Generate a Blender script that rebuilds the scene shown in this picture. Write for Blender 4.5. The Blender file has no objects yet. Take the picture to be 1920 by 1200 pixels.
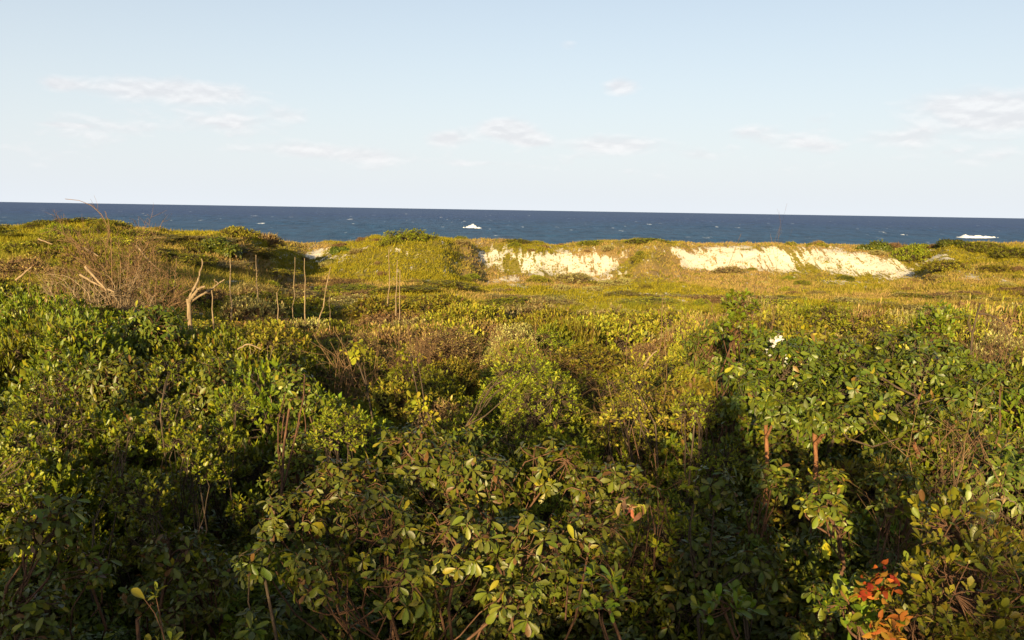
import bpy, math, random
import numpy as np
from mathutils import Matrix, Vector

scn = bpy.context.scene
COL = scn.collection
RAD = math.radians

# ------------------------------------------------------------------ camera
F = 1598.0                      # focal length in photograph pixels (1920 wide)
PITCH, ROLL = 7.36, 0.925
CAM = np.array([0.0, 0.0, 9.0])
cam_d = bpy.data.cameras.new('camera'); cam_d.sensor_width = 36.0; cam_d.lens = F / 1920 * 36
cam_d.clip_start = 0.1; cam_d.clip_end = 80000
cam = bpy.data.objects.new('camera', cam_d); COL.objects.link(cam)
R_CAM = (Matrix.Rotation(RAD(90 - PITCH), 4, 'X') @ Matrix.Rotation(RAD(ROLL), 4, 'Z'))
cam.matrix_world = Matrix.Translation(CAM.tolist()) @ R_CAM
scn.camera = cam
scn.cycles.max_bounces = 5; scn.cycles.diffuse_bounces = 2; scn.cycles.glossy_bounces = 2; scn.cycles.transmission_bounces = 3
scn.render.resolution_x, scn.render.resolution_y = 1024, 640

# ------------------------------------------------------------------ sun, sky, exposure
SUN_EL, SUN_AZ = 11.8, 13.0      # sun low behind the viewer's left shoulder
scn.view_settings.view_transform = 'Standard'
scn.view_settings.look = 'None'
scn.view_settings.gamma = 1.0
scn.view_settings.use_curve_mapping = False
scn.view_settings.exposure = 1.4
sun_d = bpy.data.lights.new('sun', 'SUN'); sun_d.energy = 5.0; sun_d.angle = RAD(0.5); sun_d.color = (1.0, 0.76, 0.40)
sun = bpy.data.objects.new('sun', sun_d); COL.objects.link(sun)
TRAVEL = Vector((math.sin(RAD(SUN_AZ)) * math.cos(RAD(SUN_EL)), math.cos(RAD(SUN_AZ)) * math.cos(RAD(SUN_EL)), -math.sin(RAD(SUN_EL))))
sun.rotation_euler = TRAVEL.to_track_quat('-Z', 'Y').to_euler()
sun.location = (-20, -60, 40)

def pixdir(px, py):
    d = R_CAM.to_3x3() @ Vector(((px - 960) / F, -(py - 600) / F, -1.0))
    return np.array(d)
def P(px, py, y):                # point seen at a pixel, y metres ahead
    d = pixdir(px, py)
    return CAM + d * (y / d[1])

world = bpy.data.worlds.new('World'); scn.world = world; world.use_nodes = True
class NT:
    def __init__(s, tree): s.t = tree
    def n(s, typ, **kw):
        nd = s.t.nodes.new(typ)
        for k, v in kw.items(): setattr(nd, k, v)
        return nd
    def l(s, a, b): s.t.links.new(a, b)
    def setin(s, sock, v):
        if hasattr(v, 'is_linked') or isinstance(v, bpy.types.NodeSocket): s.l(v, sock)
        else: sock.default_value = v
    def math(s, op, a, b=0.0, c=None, clamp=False):
        nd = s.n('ShaderNodeMath', operation=op, use_clamp=clamp)
        s.setin(nd.inputs[0], a); s.setin(nd.inputs[1], b)
        if c is not None: s.setin(nd.inputs[2], c)
        return nd.outputs[0]
    def mix(s, fac, a, b, blend='MIX'):
        nd = s.n('ShaderNodeMix', data_type='RGBA', blend_type=blend)
        s.setin(nd.inputs[0], fac)
        for i, v in ((6, a), (7, b)):
            if isinstance(v, tuple) and len(v) == 3: v = v + (1,)
            s.setin(nd.inputs[i], v)
        return nd.outputs[2]
    def ramp(s, fac, stops, interp='LINEAR'):
        nd = s.n('ShaderNodeValToRGB'); nd.color_ramp.interpolation = interp
        els = nd.color_ramp.elements
        while len(els) < len(stops): els.new(0.5)
        for e, (p, c) in zip(els, stops):
            e.position = p; e.color = tuple(c) + (1,) if not isinstance(c, (int, float)) else (c, c, c, 1)
        s.l(fac, nd.inputs[0]); return nd.outputs[0]
    def noise(s, vec, scale, detail=3, rough=0.55, dist=0.0):
        nd = s.n('ShaderNodeTexNoise'); nd.inputs['Scale'].default_value = scale
        nd.inputs['Detail'].default_value = detail; nd.inputs['Roughness'].default_value = rough
        nd.inputs['Distortion'].default_value = dist
        if vec is not None: s.l(vec, nd.inputs['Vector'])
        return nd.outputs[0]

def build_world():
    t = NT(world.node_tree); world.node_tree.nodes.clear()
    sky = t.n('ShaderNodeTexSky', sky_type='NISHITA'); sky.sun_disc = False
    sky.sun_elevation = RAD(SUN_EL); sky.sun_rotation = RAD(180 + SUN_AZ)
    sky.altitude = 0; sky.air_density = 1.0; sky.dust_density = 2.2; sky.ozone_density = 1.6
    tc = t.n('ShaderNodeTexCoord'); sep = t.n('ShaderNodeSeparateXYZ'); t.l(tc.outputs['Generated'], sep.inputs[0])
    x, y, z = sep.outputs
    el = t.math('ARCSINE', z); az = t.math('ARCTAN2', x, y)
    cmb = t.n('ShaderNodeCombineXYZ'); t.l(t.math('MULTIPLY', az, 1.0), cmb.inputs[0]); t.l(t.math('MULTIPLY', el, 2.6), cmb.inputs[1])
    nz = t.noise(cmb.outputs[0], 27.0, 5, 0.52, 0.3)
    nz2 = t.noise(cmb.outputs[0], 7.0, 4, 0.6)
    # cloud banks: pixel centre, half sizes in pixels, strength
    clouds = [(330, 172, 165, 26, .9), (140, 236, 75, 9, .75), (110, 158, 30, 12, .5), (385, 226, 60, 14, .55), (535, 220, 45, 16, .6),
              (945, 240, 62, 20, .95), (838, 262, 45, 18, .8), (1165, 163, 38, 18, .9), (985, 264, 42, 14, .7), (1150, 272, 110, 22, .8),
              (560, 280, 150, 20, .65), (720, 300, 90, 18, .5), (1830, 200, 130, 34, .9), (1690, 262, 90, 18, .6), (1062, 84, 30, 14, .5), (1240, 68, 40, 12, .3),
              (1320, 293, 60, 14, .5), (1820, 300, 110, 20, .5), (880, 306, 60, 9, .5), (1000, 312, 60, 10, .45), (1900, 230, 60, 20, .5), (60, 268, 30, 8, .5)]
    flat = t.n('ShaderNodeCombineXYZ'); t.l(az, flat.inputs[0]); t.l(el, flat.inputs[1])
    acc = 0.0
    for px, py, sx, sy, k in clouds:
        d = pixdir(px, py); d /= np.linalg.norm(d)
        a0, e0 = math.atan2(d[0], d[1]), math.asin(d[2])
        va = t.n('ShaderNodeVectorMath', operation='MULTIPLY_ADD'); t.l(flat.outputs[0], va.inputs[0])
        va.inputs[1].default_value = (F / sx, F / sy, 0); va.inputs[2].default_value = (-a0 * F / sx, -e0 * F / sy, 0)
        dt = t.n('ShaderNodeVectorMath', operation='DOT_PRODUCT'); t.l(va.outputs[0], dt.inputs[0]); t.l(va.outputs[0], dt.inputs[1])
        acc = t.math('MULTIPLY_ADD', t.math('POWER', .42, dt.outputs['Value']), k, acc)
    # faint thin banks low in the rest of the sky, all round the compass
    band = t.math('EXPONENT', t.math('MULTIPLY', t.math('POWER', t.math('DIVIDE', t.math('SUBTRACT', el, 0.075), 0.05), 2.0), -1.0))
    thin = t.math('MULTIPLY', band, t.math('MULTIPLY', t.math('SUBTRACT', nz2, 0.36, clamp=True), 2.4))
    acc = t.math('MAXIMUM', acc, thin)
    m = t.math('SUBTRACT', t.math('MULTIPLY', acc, 1.35), t.math('MULTIPLY', t.math('SUBTRACT', 1.0, nz), 0.95))
    m = t.math('MULTIPLY', m, 1.9, clamp=True)
    m = t.math('MULTIPLY', t.math('POWER', m, 1.15), 0.62)
    # pale marine air: thicker towards the horizon in every direction
    veil = t.math('EXPONENT', t.math('MULTIPLY', t.math('MAXIMUM', el, 0.0), -2.7))
    skyc = t.mix(t.math('ADD', t.math('MULTIPLY', veil, SKY_VEIL[0]), SKY_VEIL[1]), sky.outputs[0], SKY_HAZE)
    up = t.n('ShaderNodeVectorMath', operation='ADD'); t.l(cmb.outputs[0], up.inputs[0]); up.inputs[1].default_value = (0, .012, 0)
    nzu = t.noise(up.outputs[0], 27.0, 5, 0.52, 0.3)
    lit = t.math('MULTIPLY_ADD', t.math('SUBTRACT', nz, nzu), 4.5, .45, clamp=True)
    out = t.mix(m, skyc, t.mix(lit, SKY_CLOUD, (6.6, 6.45, 6.5)))
    bg = t.n('ShaderNodeBackground'); t.l(out, bg.inputs[0]); bg.inputs[1].default_value = SKY_STRENGTH
    wo = t.n('ShaderNodeOutputWorld'); t.l(bg.outputs[0], wo.inputs[0])
SKY_STRENGTH = 0.057
SKY_VEIL = (0.85, 0.0)
SKY_HAZE = (6.3, 6.7, 7.2)
SKY_CLOUD = (5.35, 5.25, 5.45)
build_world()
world.cycles.sampling_method = 'MANUAL'; world.cycles.sample_map_resolution = 512

# ------------------------------------------------------------------ helpers
rng = np.random.default_rng(7)
def unit(v): return v / np.maximum(np.linalg.norm(v, axis=-1, keepdims=True), 1e-9)

def _hash(ix, iy, seed):
    h = (ix.astype(np.int64) * 374761393 + iy.astype(np.int64) * 668265263 + seed * 144665) & 0x7fffffff
    h = ((h ^ (h >> 13)) * 1274126177) & 0x7fffffff
    return ((h ^ (h >> 16)) & 0xffff) / 65535.0
def vnoise(x, y, seed=0):
    x = np.asarray(x, float); y = np.asarray(y, float)
    ix, iy = np.floor(x), np.floor(y); fx, fy = x - ix, y - iy
    fx = fx * fx * (3 - 2 * fx); fy = fy * fy * (3 - 2 * fy)
    a, b = _hash(ix, iy, seed), _hash(ix + 1, iy, seed); c, d = _hash(ix, iy + 1, seed), _hash(ix + 1, iy + 1, seed)
    return (a * (1 - fx) + b * fx) * (1 - fy) + (c * (1 - fx) + d * fx) * fy
def fbm(x, y, seed=0, oct=4):
    s, a, tot = 0.0, 1.0, 0.0
    for i in range(oct):
        s = s + a * vnoise(np.asarray(x) * 2 ** i, np.asarray(y) * 2 ** i, seed + i); tot += a; a *= .5
    return s / tot

def mesh_np(name, verts, faces, mats, col=None, mat_idx=None, smooth=False):
    verts = np.asarray(verts, np.float32); faces = np.asarray(faces, np.int32)
    me = bpy.data.meshes.new(name)
    k = faces.shape[1]
    me.vertices.add(len(verts)); me.vertices.foreach_set('co', verts.ravel())
    me.loops.add(faces.size); me.loops.foreach_set('vertex_index', faces.ravel())
    me.polygons.add(len(faces)); me.polygons.foreach_set('loop_start', np.arange(0, faces.size, k, dtype=np.int32))
    if mat_idx is not None: me.polygons.foreach_set('material_index', np.asarray(mat_idx, np.int32))
    if smooth: me.polygons.foreach_set('use_smooth', np.ones(len(faces), bool))
    if col is not None:
        at = me.color_attributes.new('Col', 'FLOAT_COLOR', 'POINT')
        c = np.ones((len(verts), 4), np.float32); c[:, :3] = col; at.data.foreach_set('color', c.ravel())
    for m in (mats if isinstance(mats, (list, tuple)) else [mats]): me.materials.append(m)
    me.update(calc_edges=True); me.validate(); return me

def obj(name, data, parent=None, loc=None):
    o = bpy.data.objects.new(name, data); COL.objects.link(o)
    if parent is not None: o.parent = parent
    if loc is not None: o.location = [float(v) for v in loc]
    return o
def tag(o, label=None, cat=None, group=None, kind=None):
    if label: o['label'] = label
    if cat: o['category'] = cat
    if group: o['group'] = group
    if kind: o['kind'] = kind
    return o

# ------------------------------------------------------------------ materials
def leaf_material(name, rough=0.42, spec=0.45, transl=0.22, tint=(1, 1, 1), randv=0.35):
    m = bpy.data.materials.new(name); m.use_nodes = True; t = NT(m.node_tree); m.node_tree.nodes.clear()
    at = t.n('ShaderNodeAttribute', attribute_name='Col')
    oi = t.n('ShaderNodeObjectInfo')
    c = t.mix(1.0, at.outputs[0], tint, 'MULTIPLY')
    hs = t.n('ShaderNodeHueSaturation')
    t.l(t.math('ADD', t.math('MULTIPLY', oi.outputs['Random'], 0.035), 0.4825), hs.inputs['Hue'])
    hs.inputs['Saturation'].default_value = 1.0
    t.l(t.math('ADD', t.math('MULTIPLY', oi.outputs['Random'], randv), 1.0 - randv / 2), hs.inputs['Value'])
    t.l(c, hs.inputs['Color'])
    tc = t.n('ShaderNodeTexCoord')
    nz = t.noise(tc.outputs['Object'], 55.0, 2)
    c = t.mix(1.0, hs.outputs[0], t.ramp(nz, [(0.3, .78), (0.7, 1.18)]), 'MULTIPLY')
    p = t.n('ShaderNodeBsdfPrincipled'); t.l(c, p.inputs['Base Color'])
    p.inputs['Roughness'].default_value = rough; p.inputs['Specular IOR Level'].default_value = spec
    tr = t.n('ShaderNodeBsdfTranslucent'); t.l(t.mix(1.0, c, (1.1, 1.05, .45), 'MULTIPLY'), tr.inputs[0])
    ms = t.n('ShaderNodeMixShader'); ms.inputs[0].default_value = transl
    t.l(p.outputs[0], ms.inputs[1]); t.l(tr.outputs[0], ms.inputs[2])
    o = t.n('ShaderNodeOutputMaterial'); t.l(ms.outputs[0], o.inputs[0]); return m
def bark_material(name, c1, c2, scale=9.0, rough=0.85):
    m = bpy.data.materials.new(name); m.use_nodes = True; t = NT(m.node_tree); m.node_tree.nodes.clear()
    tc = t.n('ShaderNodeTexCoord'); mp = t.n('ShaderNodeMapping'); mp.inputs['Scale'].default_value = (1, 1, .35)
    t.l(tc.outputs['Object'], mp.inputs[0])
    nz = t.noise(mp.outputs[0], scale, 5, .65, .4)
    p = t.n('ShaderNodeBsdfPrincipled'); t.l(t.ramp(nz, [(0.3, c1), (0.72, c2)]), p.inputs['Base Color'])
    p.inputs['Roughness'].default_value = rough; p.inputs['Specular IOR Level'].default_value = 0.2
    b = t.n('ShaderNodeBump'); b.inputs['Strength'].default_value = .6; b.inputs['Distance'].default_value = .02
    t.l(t.noise(mp.outputs[0], scale * 4, 4), b.inputs['Height']); t.l(b.outputs[0], p.inputs['Normal'])
    o = t.n('ShaderNodeOutputMaterial'); t.l(p.outputs[0], o.inputs[0]); return m

M_LEAF = leaf_material('leaf_waxy', .42, .32, .2)
M_LEAF_DULL = leaf_material('leaf_dull', .6, .25, .22, randv=.6)
M_GRASS = leaf_material('grass_blades', .7, .15, .3)
M_BARK_RED = bark_material('bark_reddish', (.06, .030, .018), (.15, .080, .045), 14)
M_BARK_GREY = bark_material('bark_grey_brown', (.038, .027, .018), (.10, .070, .045), 14)
M_BARK_DEAD = bark_material('dead_wood', (.13, .09, .052), (.29, .215, .13), 12)
M_BARK_COPPER = bark_material('bark_copper', (.08, .032, .014), (.25, .115, .052), 16, .75)
M_TWIG_DRY = bark_material('dry_twig', (.09, .052, .025), (.21, .13, .065), 10)

# ------------------------------------------------------------------ terrain height
# dune section under each pixel column of the photograph: (metres ahead, pixel row of the ground there)
SECTIONS = {
    -300: [(30, 510), (40, 455), (46, 436)],
    0:    [(30, 508), (40, 452), (46, 432)],
    130:  [(30, 505), (38, 455), (45, 419)],
    200:  [(30, 508), (38, 458), (45, 421)],
    260:  [(30, 520), (40, 460), (46, 429)],
    330:  [(31, 530), (40, 480), (47, 436)],
    380:  [(32, 540), (41, 495), (48, 437)],
    450:  [(34, 548), (43, 500), (50, 435)],
    490:  [(35, 552), (45, 515), (53, 450)],
    530:  [(38, 555), (48, 530), (58, 480), (66, 462)],
    580:  [(45, 552), (54, 512), (62, 488), (72, 463)],
    650:  [(45, 550), (54, 500), (61, 470), (69, 460)],
    700:  [(44, 552), (52, 510), (59, 468), (66, 450)],
    760:  [(43, 554), (51, 510), (58, 468), (64, 446)],
    820:  [(43, 554), (52, 515), (59, 470), (65, 447)],
    870:  [(44, 554), (56, 525), (62, 490), (67, 452)],
    910:  [(46, 554), (62, 528), (66, 505), (70, 468), (73, 454)],
    1000: [(48, 554), (63, 527), (66, 516), (70, 472), (74, 457)],
    1045: [(50, 554), (64, 527), (67, 517), (71, 476), (75, 463)],
    1110: [(50, 554), (63, 530), (67, 512), (71, 470), (75, 456)],
    1165: [(50, 554), (60, 532), (66, 500), (70, 465), (74, 456)],
    1215: [(50, 553), (57, 530), (63, 492), (68, 464), (73, 455)],
    1260: [(50, 553), (60, 527), (66, 500), (70, 467), (74, 459)],
    1300: [(50, 554), (63, 524), (67, 508), (71, 468), (75, 462)],
    1450: [(52, 553), (64, 522), (68, 508), (72, 468), (76, 461)],
    1600: [(52, 552), (64, 526), (69, 514), (73, 472), (78, 461)],
    1720: [(52, 550), (63, 526), (68, 516), (73, 482), (78, 462)],
    1780: [(50, 549), (58, 522), (64, 495), (70, 468), (76, 460)],
    1920: [(48, 549), (56, 522), (62, 495), (70, 468), (76, 459)],
    2200: [(48, 549), (56, 522), (62, 495), (70, 468), (76, 459)],
}
def _build_sections():
    ys = np.arange(-60, 170, 0.5)
    us, zs = [], []
    for px, pts in SECTIONS.items():
        d = [-60, 12, 17]; z = [5.0, 5.0, 5.0]
        if px < 300: d += [21]; z += [5.35]
        for (y, py) in pts:
            d.append(y); z.append(P(px, py, y)[2])
        yc, zc = d[-1], z[-1]
        d += [yc + 6, yc + 14, yc + 26, yc + 42, yc + 70]; z += [zc - .25, zc - 1.3, 1.6, -.6, -4.0]
        zz = np.interp(ys, d, z)
        k = np.array([1, 2, 3, 2, 1.]); k /= k.sum()
        zp = np.pad(zz, 2, mode='edge'); zz = np.convolve(zp, k, 'valid')
        us.append((px - 960) / F); zs.append(zz)
    return ys, np.array(us), np.array(zs)
T_YS, T_US, T_ZS = _build_sections()
def ground(x, y, detail=True):
    x = np.atleast_1d(np.asarray(x, float)); y = np.atleast_1d(np.asarray(y, float))
    u = np.clip(x / np.maximum(y, 8.0), T_US[0], T_US[-1])
    j = np.clip(np.searchsorted(T_US, u) - 1, 0, len(T_US) - 2)
    w = (u - T_US[j]) / (T_US[j + 1] - T_US[j]); w = w * w * (3 - 2 * w)
    fy = np.clip((y - T_YS[0]) / 0.5, 0, len(T_YS) - 1.001); i = fy.astype(int); f = fy - i
    def row(jj): return T_ZS[jj, i] * (1 - f) + T_ZS[jj, i + 1] * f
    z = row(j) * (1 - w) + row(j + 1) * w
    if detail:
        a = np.clip((y - 20) / 20, 0, 1)
        z = z + a * ((fbm(x * .25, y * .25, 3, 3) - .5) * .45 + (fbm(x * 1.1, y * 1.1, 9, 3) - .5) * .16)
        s = np.clip((y - 56) / 8, 0, 1) * np.clip((86 - y) / 8, 0, 1)
        z = z + s * ((fbm((x * .8 - y * .55) * .55, y * .16, 91, 3) - .5) * .75)
    return z
def gz(x, y): return float(ground(x, y)[0])

# map a ground point back to photograph pixels (only used to decide where sand is bare)
RI = np.array(R_CAM.to_3x3().transposed())
def project(x, y, z):
    d = np.stack([x - CAM[0], y - CAM[1], z - CAM[2]], -1) @ RI.T
    w = np.maximum(-d[..., 2], .1)
    return 960 + F * d[..., 0] / w, 600 - F * d[..., 1] / w

def inpoly(px, py, poly):
    inside = np.zeros(px.shape, bool); n = len(poly)
    for a in range(n):
        x1, y1 = poly[a]; x2, y2 = poly[(a + 1) % n]
        c = ((y1 > py) != (y2 > py)) & (px < (x2 - x1) * (py - y1) / ((y2 - y1) or 1e-9) + x1)
        inside ^= c
    return inside
SAND = [
    ([(895, 472), (940, 462), (952, 480), (935, 498), (905, 500)], .78),
    ([(980, 476), (1060, 470), (1150, 482), (1168, 492), (1140, 530), (1095, 520), (1060, 512), (1000, 518), (968, 512)], .80),
    ([(1266, 470), (1330, 464), (1460, 462), (1482, 480), (1505, 505), (1450, 512), (1400, 508), (1290, 508)], .95),
    ([(1490, 462), (1580, 466), (1640, 480), (1690, 492), (1727, 516), (1700, 524), (1610, 520), (1560, 516), (1510, 492)], .82),
    ([(1725, 482), (1770, 474), (1790, 485), (1760, 500), (1728, 498)], .75),
    ([(1810, 512), (1845, 516), (1838, 526), (1812, 522)], .8),
    ([(1875, 518), (1895, 522), (1888, 534), (1870, 530)], .8),
    ([(560, 474), (632, 467), (618, 482), (592, 490), (566, 486)], 1.1),
    ([(910, 520), (985, 524), (988, 540), (950, 534), (912, 528)], .75),
    ([(1090, 548), (1225, 549), (1290, 556), (1280, 566), (1190, 560), (1100, 556)], .78),
    ([(840, 508), (862, 508), (862, 516), (842, 516)], .7),
    ([(1540, 525), (1620, 526), (1640, 532), (1545, 533)], .7),
]
def sandmask(x, y, z):
    px, py = project(x, y, z)
    m = np.zeros(px.shape)
    wob = (fbm(x * .6, y * .6, 21, 3) - .5) + (fbm(x * 2.2, y * 2.2, 22, 2) - .5) * .8
    for poly, v in SAND:
        m = np.maximum(m, inpoly(px + wob * 40, py + wob * 21, poly) * v)
    m[(y < 36)] = 0
    return m * .84

# how dry the grass is: green spurs and flanks, tawny hollows and crests (by bearing and distance)
DRY_U = [-300, 60, 180, 290, 360, 480, 540, 600, 680, 820, 865, 905, 990, 1120, 1170, 1255, 1290, 1420, 1560, 1700, 1780, 1920, 2200]
DRY_V = [-.02, -.06, .10, .02, -.10, -.04, .06, .02, -.14, -.14, .02, .16, .06, .02, -.14, -.12, .04, .05, .05, .02, -.08, -.08, -.08]
def dryness(x, y):
    px = 960 + F * x / np.maximum(y, 8)
    base = fbm(x * .13, y * .13, 31, 3) + (fbm(x * .5, y * .5, 33, 2) - .5) * .2
    return base + np.interp(px, DRY_U, DRY_V) * np.clip((y - 34) / 10, 0, 1)
# ------------------------------------------------------------------ ground
def build_ground():
    s = np.sinh(np.linspace(-2.2, 2.2, 470)) / math.sinh(2.2)
    s = np.sign(s) * (0.75 * np.abs(np.linspace(-1, 1, 470)) + .25 * np.abs(s))
    ys = np.concatenate([np.arange(-60, 4, 2.0), np.arange(4, 38, .5), np.arange(38, 82, .3), np.arange(82, 150, 1.5)])
    U, Y = np.meshgrid(s, ys)
    X = U * (np.maximum(Y, 0) * .9 + 26)
    Z = ground(X.ravel(), Y.ravel())
    V = np.stack([X.ravel(), Y.ravel(), Z], -1)
    sm = sandmask(V[:, 0], V[:, 1], V[:, 2])
    sg = sm.reshape(U.shape).copy()
    for _ in range(3):
        p = np.pad(sg, 1, mode='edge'); sg = (p[1:-1, 1:-1] * 2 + p[:-2, 1:-1] + p[2:, 1:-1] + p[1:-1, :-2] + p[1:-1, 2:]) / 6
    brown = dryness(V[:, 0], V[:, 1])
    near = np.clip((V[:, 1] - 14) / 16, 0, 1)
    col = np.stack([sg.ravel(), brown, near], -1)
    ny, nx = U.shape; a = np.arange(ny * nx).reshape(ny, nx)
    Fq = np.stack([a[:-1, :-1], a[:-1, 1:], a[1:, 1:], a[1:, :-1]], -1).reshape(-1, 4)
    m = bpy.data.materials.new('dune_ground'); m.use_nodes = True; t = NT(m.node_tree); m.node_tree.nodes.clear()
    at = t.n('ShaderNodeAttribute', attribute_name='Col'); sp = t.n('ShaderNodeSeparateColor'); t.l(at.outputs[0], sp.inputs[0])
    tc = t.n('ShaderNodeTexCoord'); o = tc.outputs['Object']
    n1 = t.noise(o, .9, 6, .6); n2 = t.noise(o, 5.0, 5, .65); n3 = t.noise(o, 26, 4, .6)
    mp = t.n('ShaderNodeMapping'); mp.inputs['Rotation'].default_value = (0, 0, RAD(35)); mp.inputs['Scale'].default_value = (1.7, .22, .3)
    t.l(o, mp.inputs[0]); streak = t.noise(mp.outputs[0], 1.5, 4, .6)
    sand = t.mix(n2, (.58, .52, .40), (.74, .68, .56))
    litter = t.mix(n2, (.035, .024, .013), (.10, .07, .035))
    veg = t.mix(t.ramp(n2, [(.35, 0.0), (.65, 1.0)]), (.13, .125, .016), (.24, .18, .045))
    dry = t.mix(n3, (.20, .13, .05), (.33, .23, .10))
    veg = t.mix(t.ramp(sp.outputs[1], [(.42, 0.0), (.62, 1.0)]), veg, dry)
    soil = t.mix(sp.outputs[2], litter, veg)
    fac = t.math('ADD', sp.outputs[0], t.math('ADD', t.math('MULTIPLY', t.math('SUBTRACT', n2, .5), 1.3), t.math('MULTIPLY', t.math('SUBTRACT', streak, .47), 3.0)))
    fac = t.ramp(fac, [(.40, 0.0), (.58, 1.0)])
    c = t.mix(fac, soil, sand)
    p = t.n('ShaderNodeBsdfPrincipled'); t.l(c, p.inputs['Base Color']); p.inputs['Roughness'].default_value = .95; p.inputs['Specular IOR Level'].default_value = .1
    b = t.n('ShaderNodeBump'); b.inputs['Strength'].default_value = .8; b.inputs['Distance'].default_value = .12
    t.l(t.math('ADD', n2, t.math('MULTIPLY', n3, .5)), b.inputs['Height']); t.l(b.outputs[0], p.inputs['Normal'])
    oo = t.n('ShaderNodeOutputMaterial'); t.l(p.outputs[0], oo.inputs[0])
    tag(obj('dune_ground', mesh_np('dune_ground', V, Fq, m, col, smooth=True)), kind='structure')
build_ground()

# ------------------------------------------------------------------ sea
def build_sea():
    az = np.concatenate([np.linspace(-88, -36, 40)[:-1], np.linspace(-36, 36, 430), np.linspace(36, 88, 40)[1:]])
    r = np.concatenate([np.geomspace(85, 1400, 300), np.geomspace(1450, 40000, 40)])
    A, Rr = np.meshgrid(np.radians(az), r)
    X, Y = Rr * np.sin(A), Rr * np.cos(A)
    g = np.random.default_rng(5); Z = np.zeros_like(X)
    for k in range(16):
        lam = g.uniform(7, 34); th = RAD(g.normal(100, 26)); am = .011 * lam ** .85
        ph = (X * math.cos(th) + Y * math.sin(th)) * 2 * math.pi / lam + g.uniform(0, 6)
        Z += am * (1 - np.abs(np.sin(ph * .5))) * (fbm(X / 40, Y / 40, 50 + k, 2) + .2) * 1.3
    Z *= np.clip(1.3 - Rr / 2500, 0, 1); Z -= .25
    V = np.stack([X.ravel(), Y.ravel(), Z.ravel()], -1)
    ny, nx = X.shape; a = np.arange(ny * nx).reshape(ny, nx)
    Fq = np.stack([a[:-1, 1:], a[:-1, :-1], a[1:, :-1], a[1:, 1:]], -1).reshape(-1, 4)[:, ::-1]
    m = bpy.data.materials.new('sea_water'); m.use_nodes = True; t = NT(m.node_tree); m.node_tree.nodes.clear()
    tc = t.n('ShaderNodeTexCoord'); o = tc.outputs['Object']
    mp = t.n('ShaderNodeMapping'); mp.inputs['Scale'].default_value = (1, .3, 1); t.l(o, mp.inputs[0])
    n1 = t.noise(mp.outputs[0], .02, 4, .6); n2 = t.noise(mp.outputs[0], .24, 6, .75); n3 = t.noise(mp.outputs[0], .11, 3, .6)
    ln = t.n('ShaderNodeVectorMath', operation='LENGTH'); t.l(o, ln.inputs[0])
    far = t.math('DIVIDE', ln.outputs['Value'], 1500.0, clamp=True)
    shallow = t.mix(n1, (.011, .052, .112), (.024, .092, .165))
    deep = t.mix(n1, (.014, .038, .122), (.020, .056, .168))
    c = t.mix(t.ramp(far, [(.1, 0.0), (.6, 1.0)]), shallow, deep)
    c = t.mix(t.ramp(n2, [(.35, 0.0), (.7, 1.0)]), t.mix(1.0, c, (.42, .42, .48), 'MULTIPLY'), t.mix(1.0, c, (1.7, 1.65, 1.6), 'MULTIPLY'))
    foam = t.ramp(t.math('MULTIPLY', n3, t.math('ADD', n2, .5)), [(.70, 0.0), (.77, 1.0)])
    c = t.mix(foam, c, (.75, .78, .80))
    p = t.n('ShaderNodeBsdfPrincipled'); t.l(c, p.inputs['Base Color'])
    p.inputs['Roughness'].default_value = .45; p.inputs['IOR'].default_value = 1.33; p.inputs['Specular IOR Level'].default_value = .16
    b = t.n('ShaderNodeBump'); b.inputs['Strength'].default_value = .9; b.inputs['Distance'].default_value = .5
    t.l(t.noise(mp.outputs[0], .5, 6, .7), b.inputs['Height']); t.l(b.outputs[0], p.inputs['Normal'])
    oo = t.n('ShaderNodeOutputMaterial'); t.l(p.outputs[0], oo.inputs[0])
    tag(obj('sea', mesh_np('sea', V, Fq, m, smooth=True)), kind='structure')
build_sea()

def foam_material():
    m = bpy.data.materials.new('wave_foam'); m.use_nodes = True
    p = m.node_tree.nodes['Principled BSDF']; t = NT(m.node_tree); tc = t.n('ShaderNodeTexCoord')
    t.l(t.ramp(t.noise(tc.outputs['Object'], 1.2, 5, .6), [(.3, (.62, .68, .72)), (.55, (.86, .87, .88))]), p.inputs['Base Color'])
    p.inputs['Roughness'].default_value = .8
    return m
M_FOAM = foam_material()
def breaking_wave(px, py, wpx, hpx, label, seed):
    d = pixdir(px, py); s = -9.0 / d[2]; c = CAM + d * s
    W = 1.35 * wpx / F * c[1]; H = 1.2 * hpx / F * c[1]
    g = np.random.default_rng(seed)
    n, k = 40, 12
    u = np.linspace(-1, 1, n); v = np.linspace(0, 1, k)
    U, Vv = np.meshgrid(u, v, indexing='ij')
    env = np.clip(1 - np.abs(U) ** 2.2, 0, 1) * (.55 + .4 * vnoise(U * 2.2 + seed, Vv * 0 + 3, seed))
    prof = np.interp(Vv, [0, .15, .35, .55, 1], [-.2, .45, 1.0, .75, -.15])
    Zz = H * (prof * env) + ((vnoise(U * 9, Vv * 5, seed + 1) - .5) * .35 + (vnoise(U * 26, Vv * 12, seed + 4) - .5) * .25) * H - .22
    Yy = (Vv - .3) * H * 4.5 + (vnoise(U * 4, Vv * 2, seed + 2) - .5) * H * 2.2
    Vx = np.stack([U * W / 2, Yy, Zz], -1).reshape(-1, 3)
    a = np.arange(n * k).reshape(n, k)
    Fq = np.stack([a[:-1, :-1], a[1:, :-1], a[1:, 1:], a[:-1, 1:]], -1).reshape(-1, 4)
    o = obj('breaking_wave', mesh_np('breaking_wave', Vx, Fq, M_FOAM, smooth=True), loc=(c[0], c[1], 0.0))
    tag(o, label, 'wave', 'waves breaking offshore')
breaking_wave(885, 430, 34, 9, 'bright white breaker standing alone offshore above the green dune dip', 1)
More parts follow.
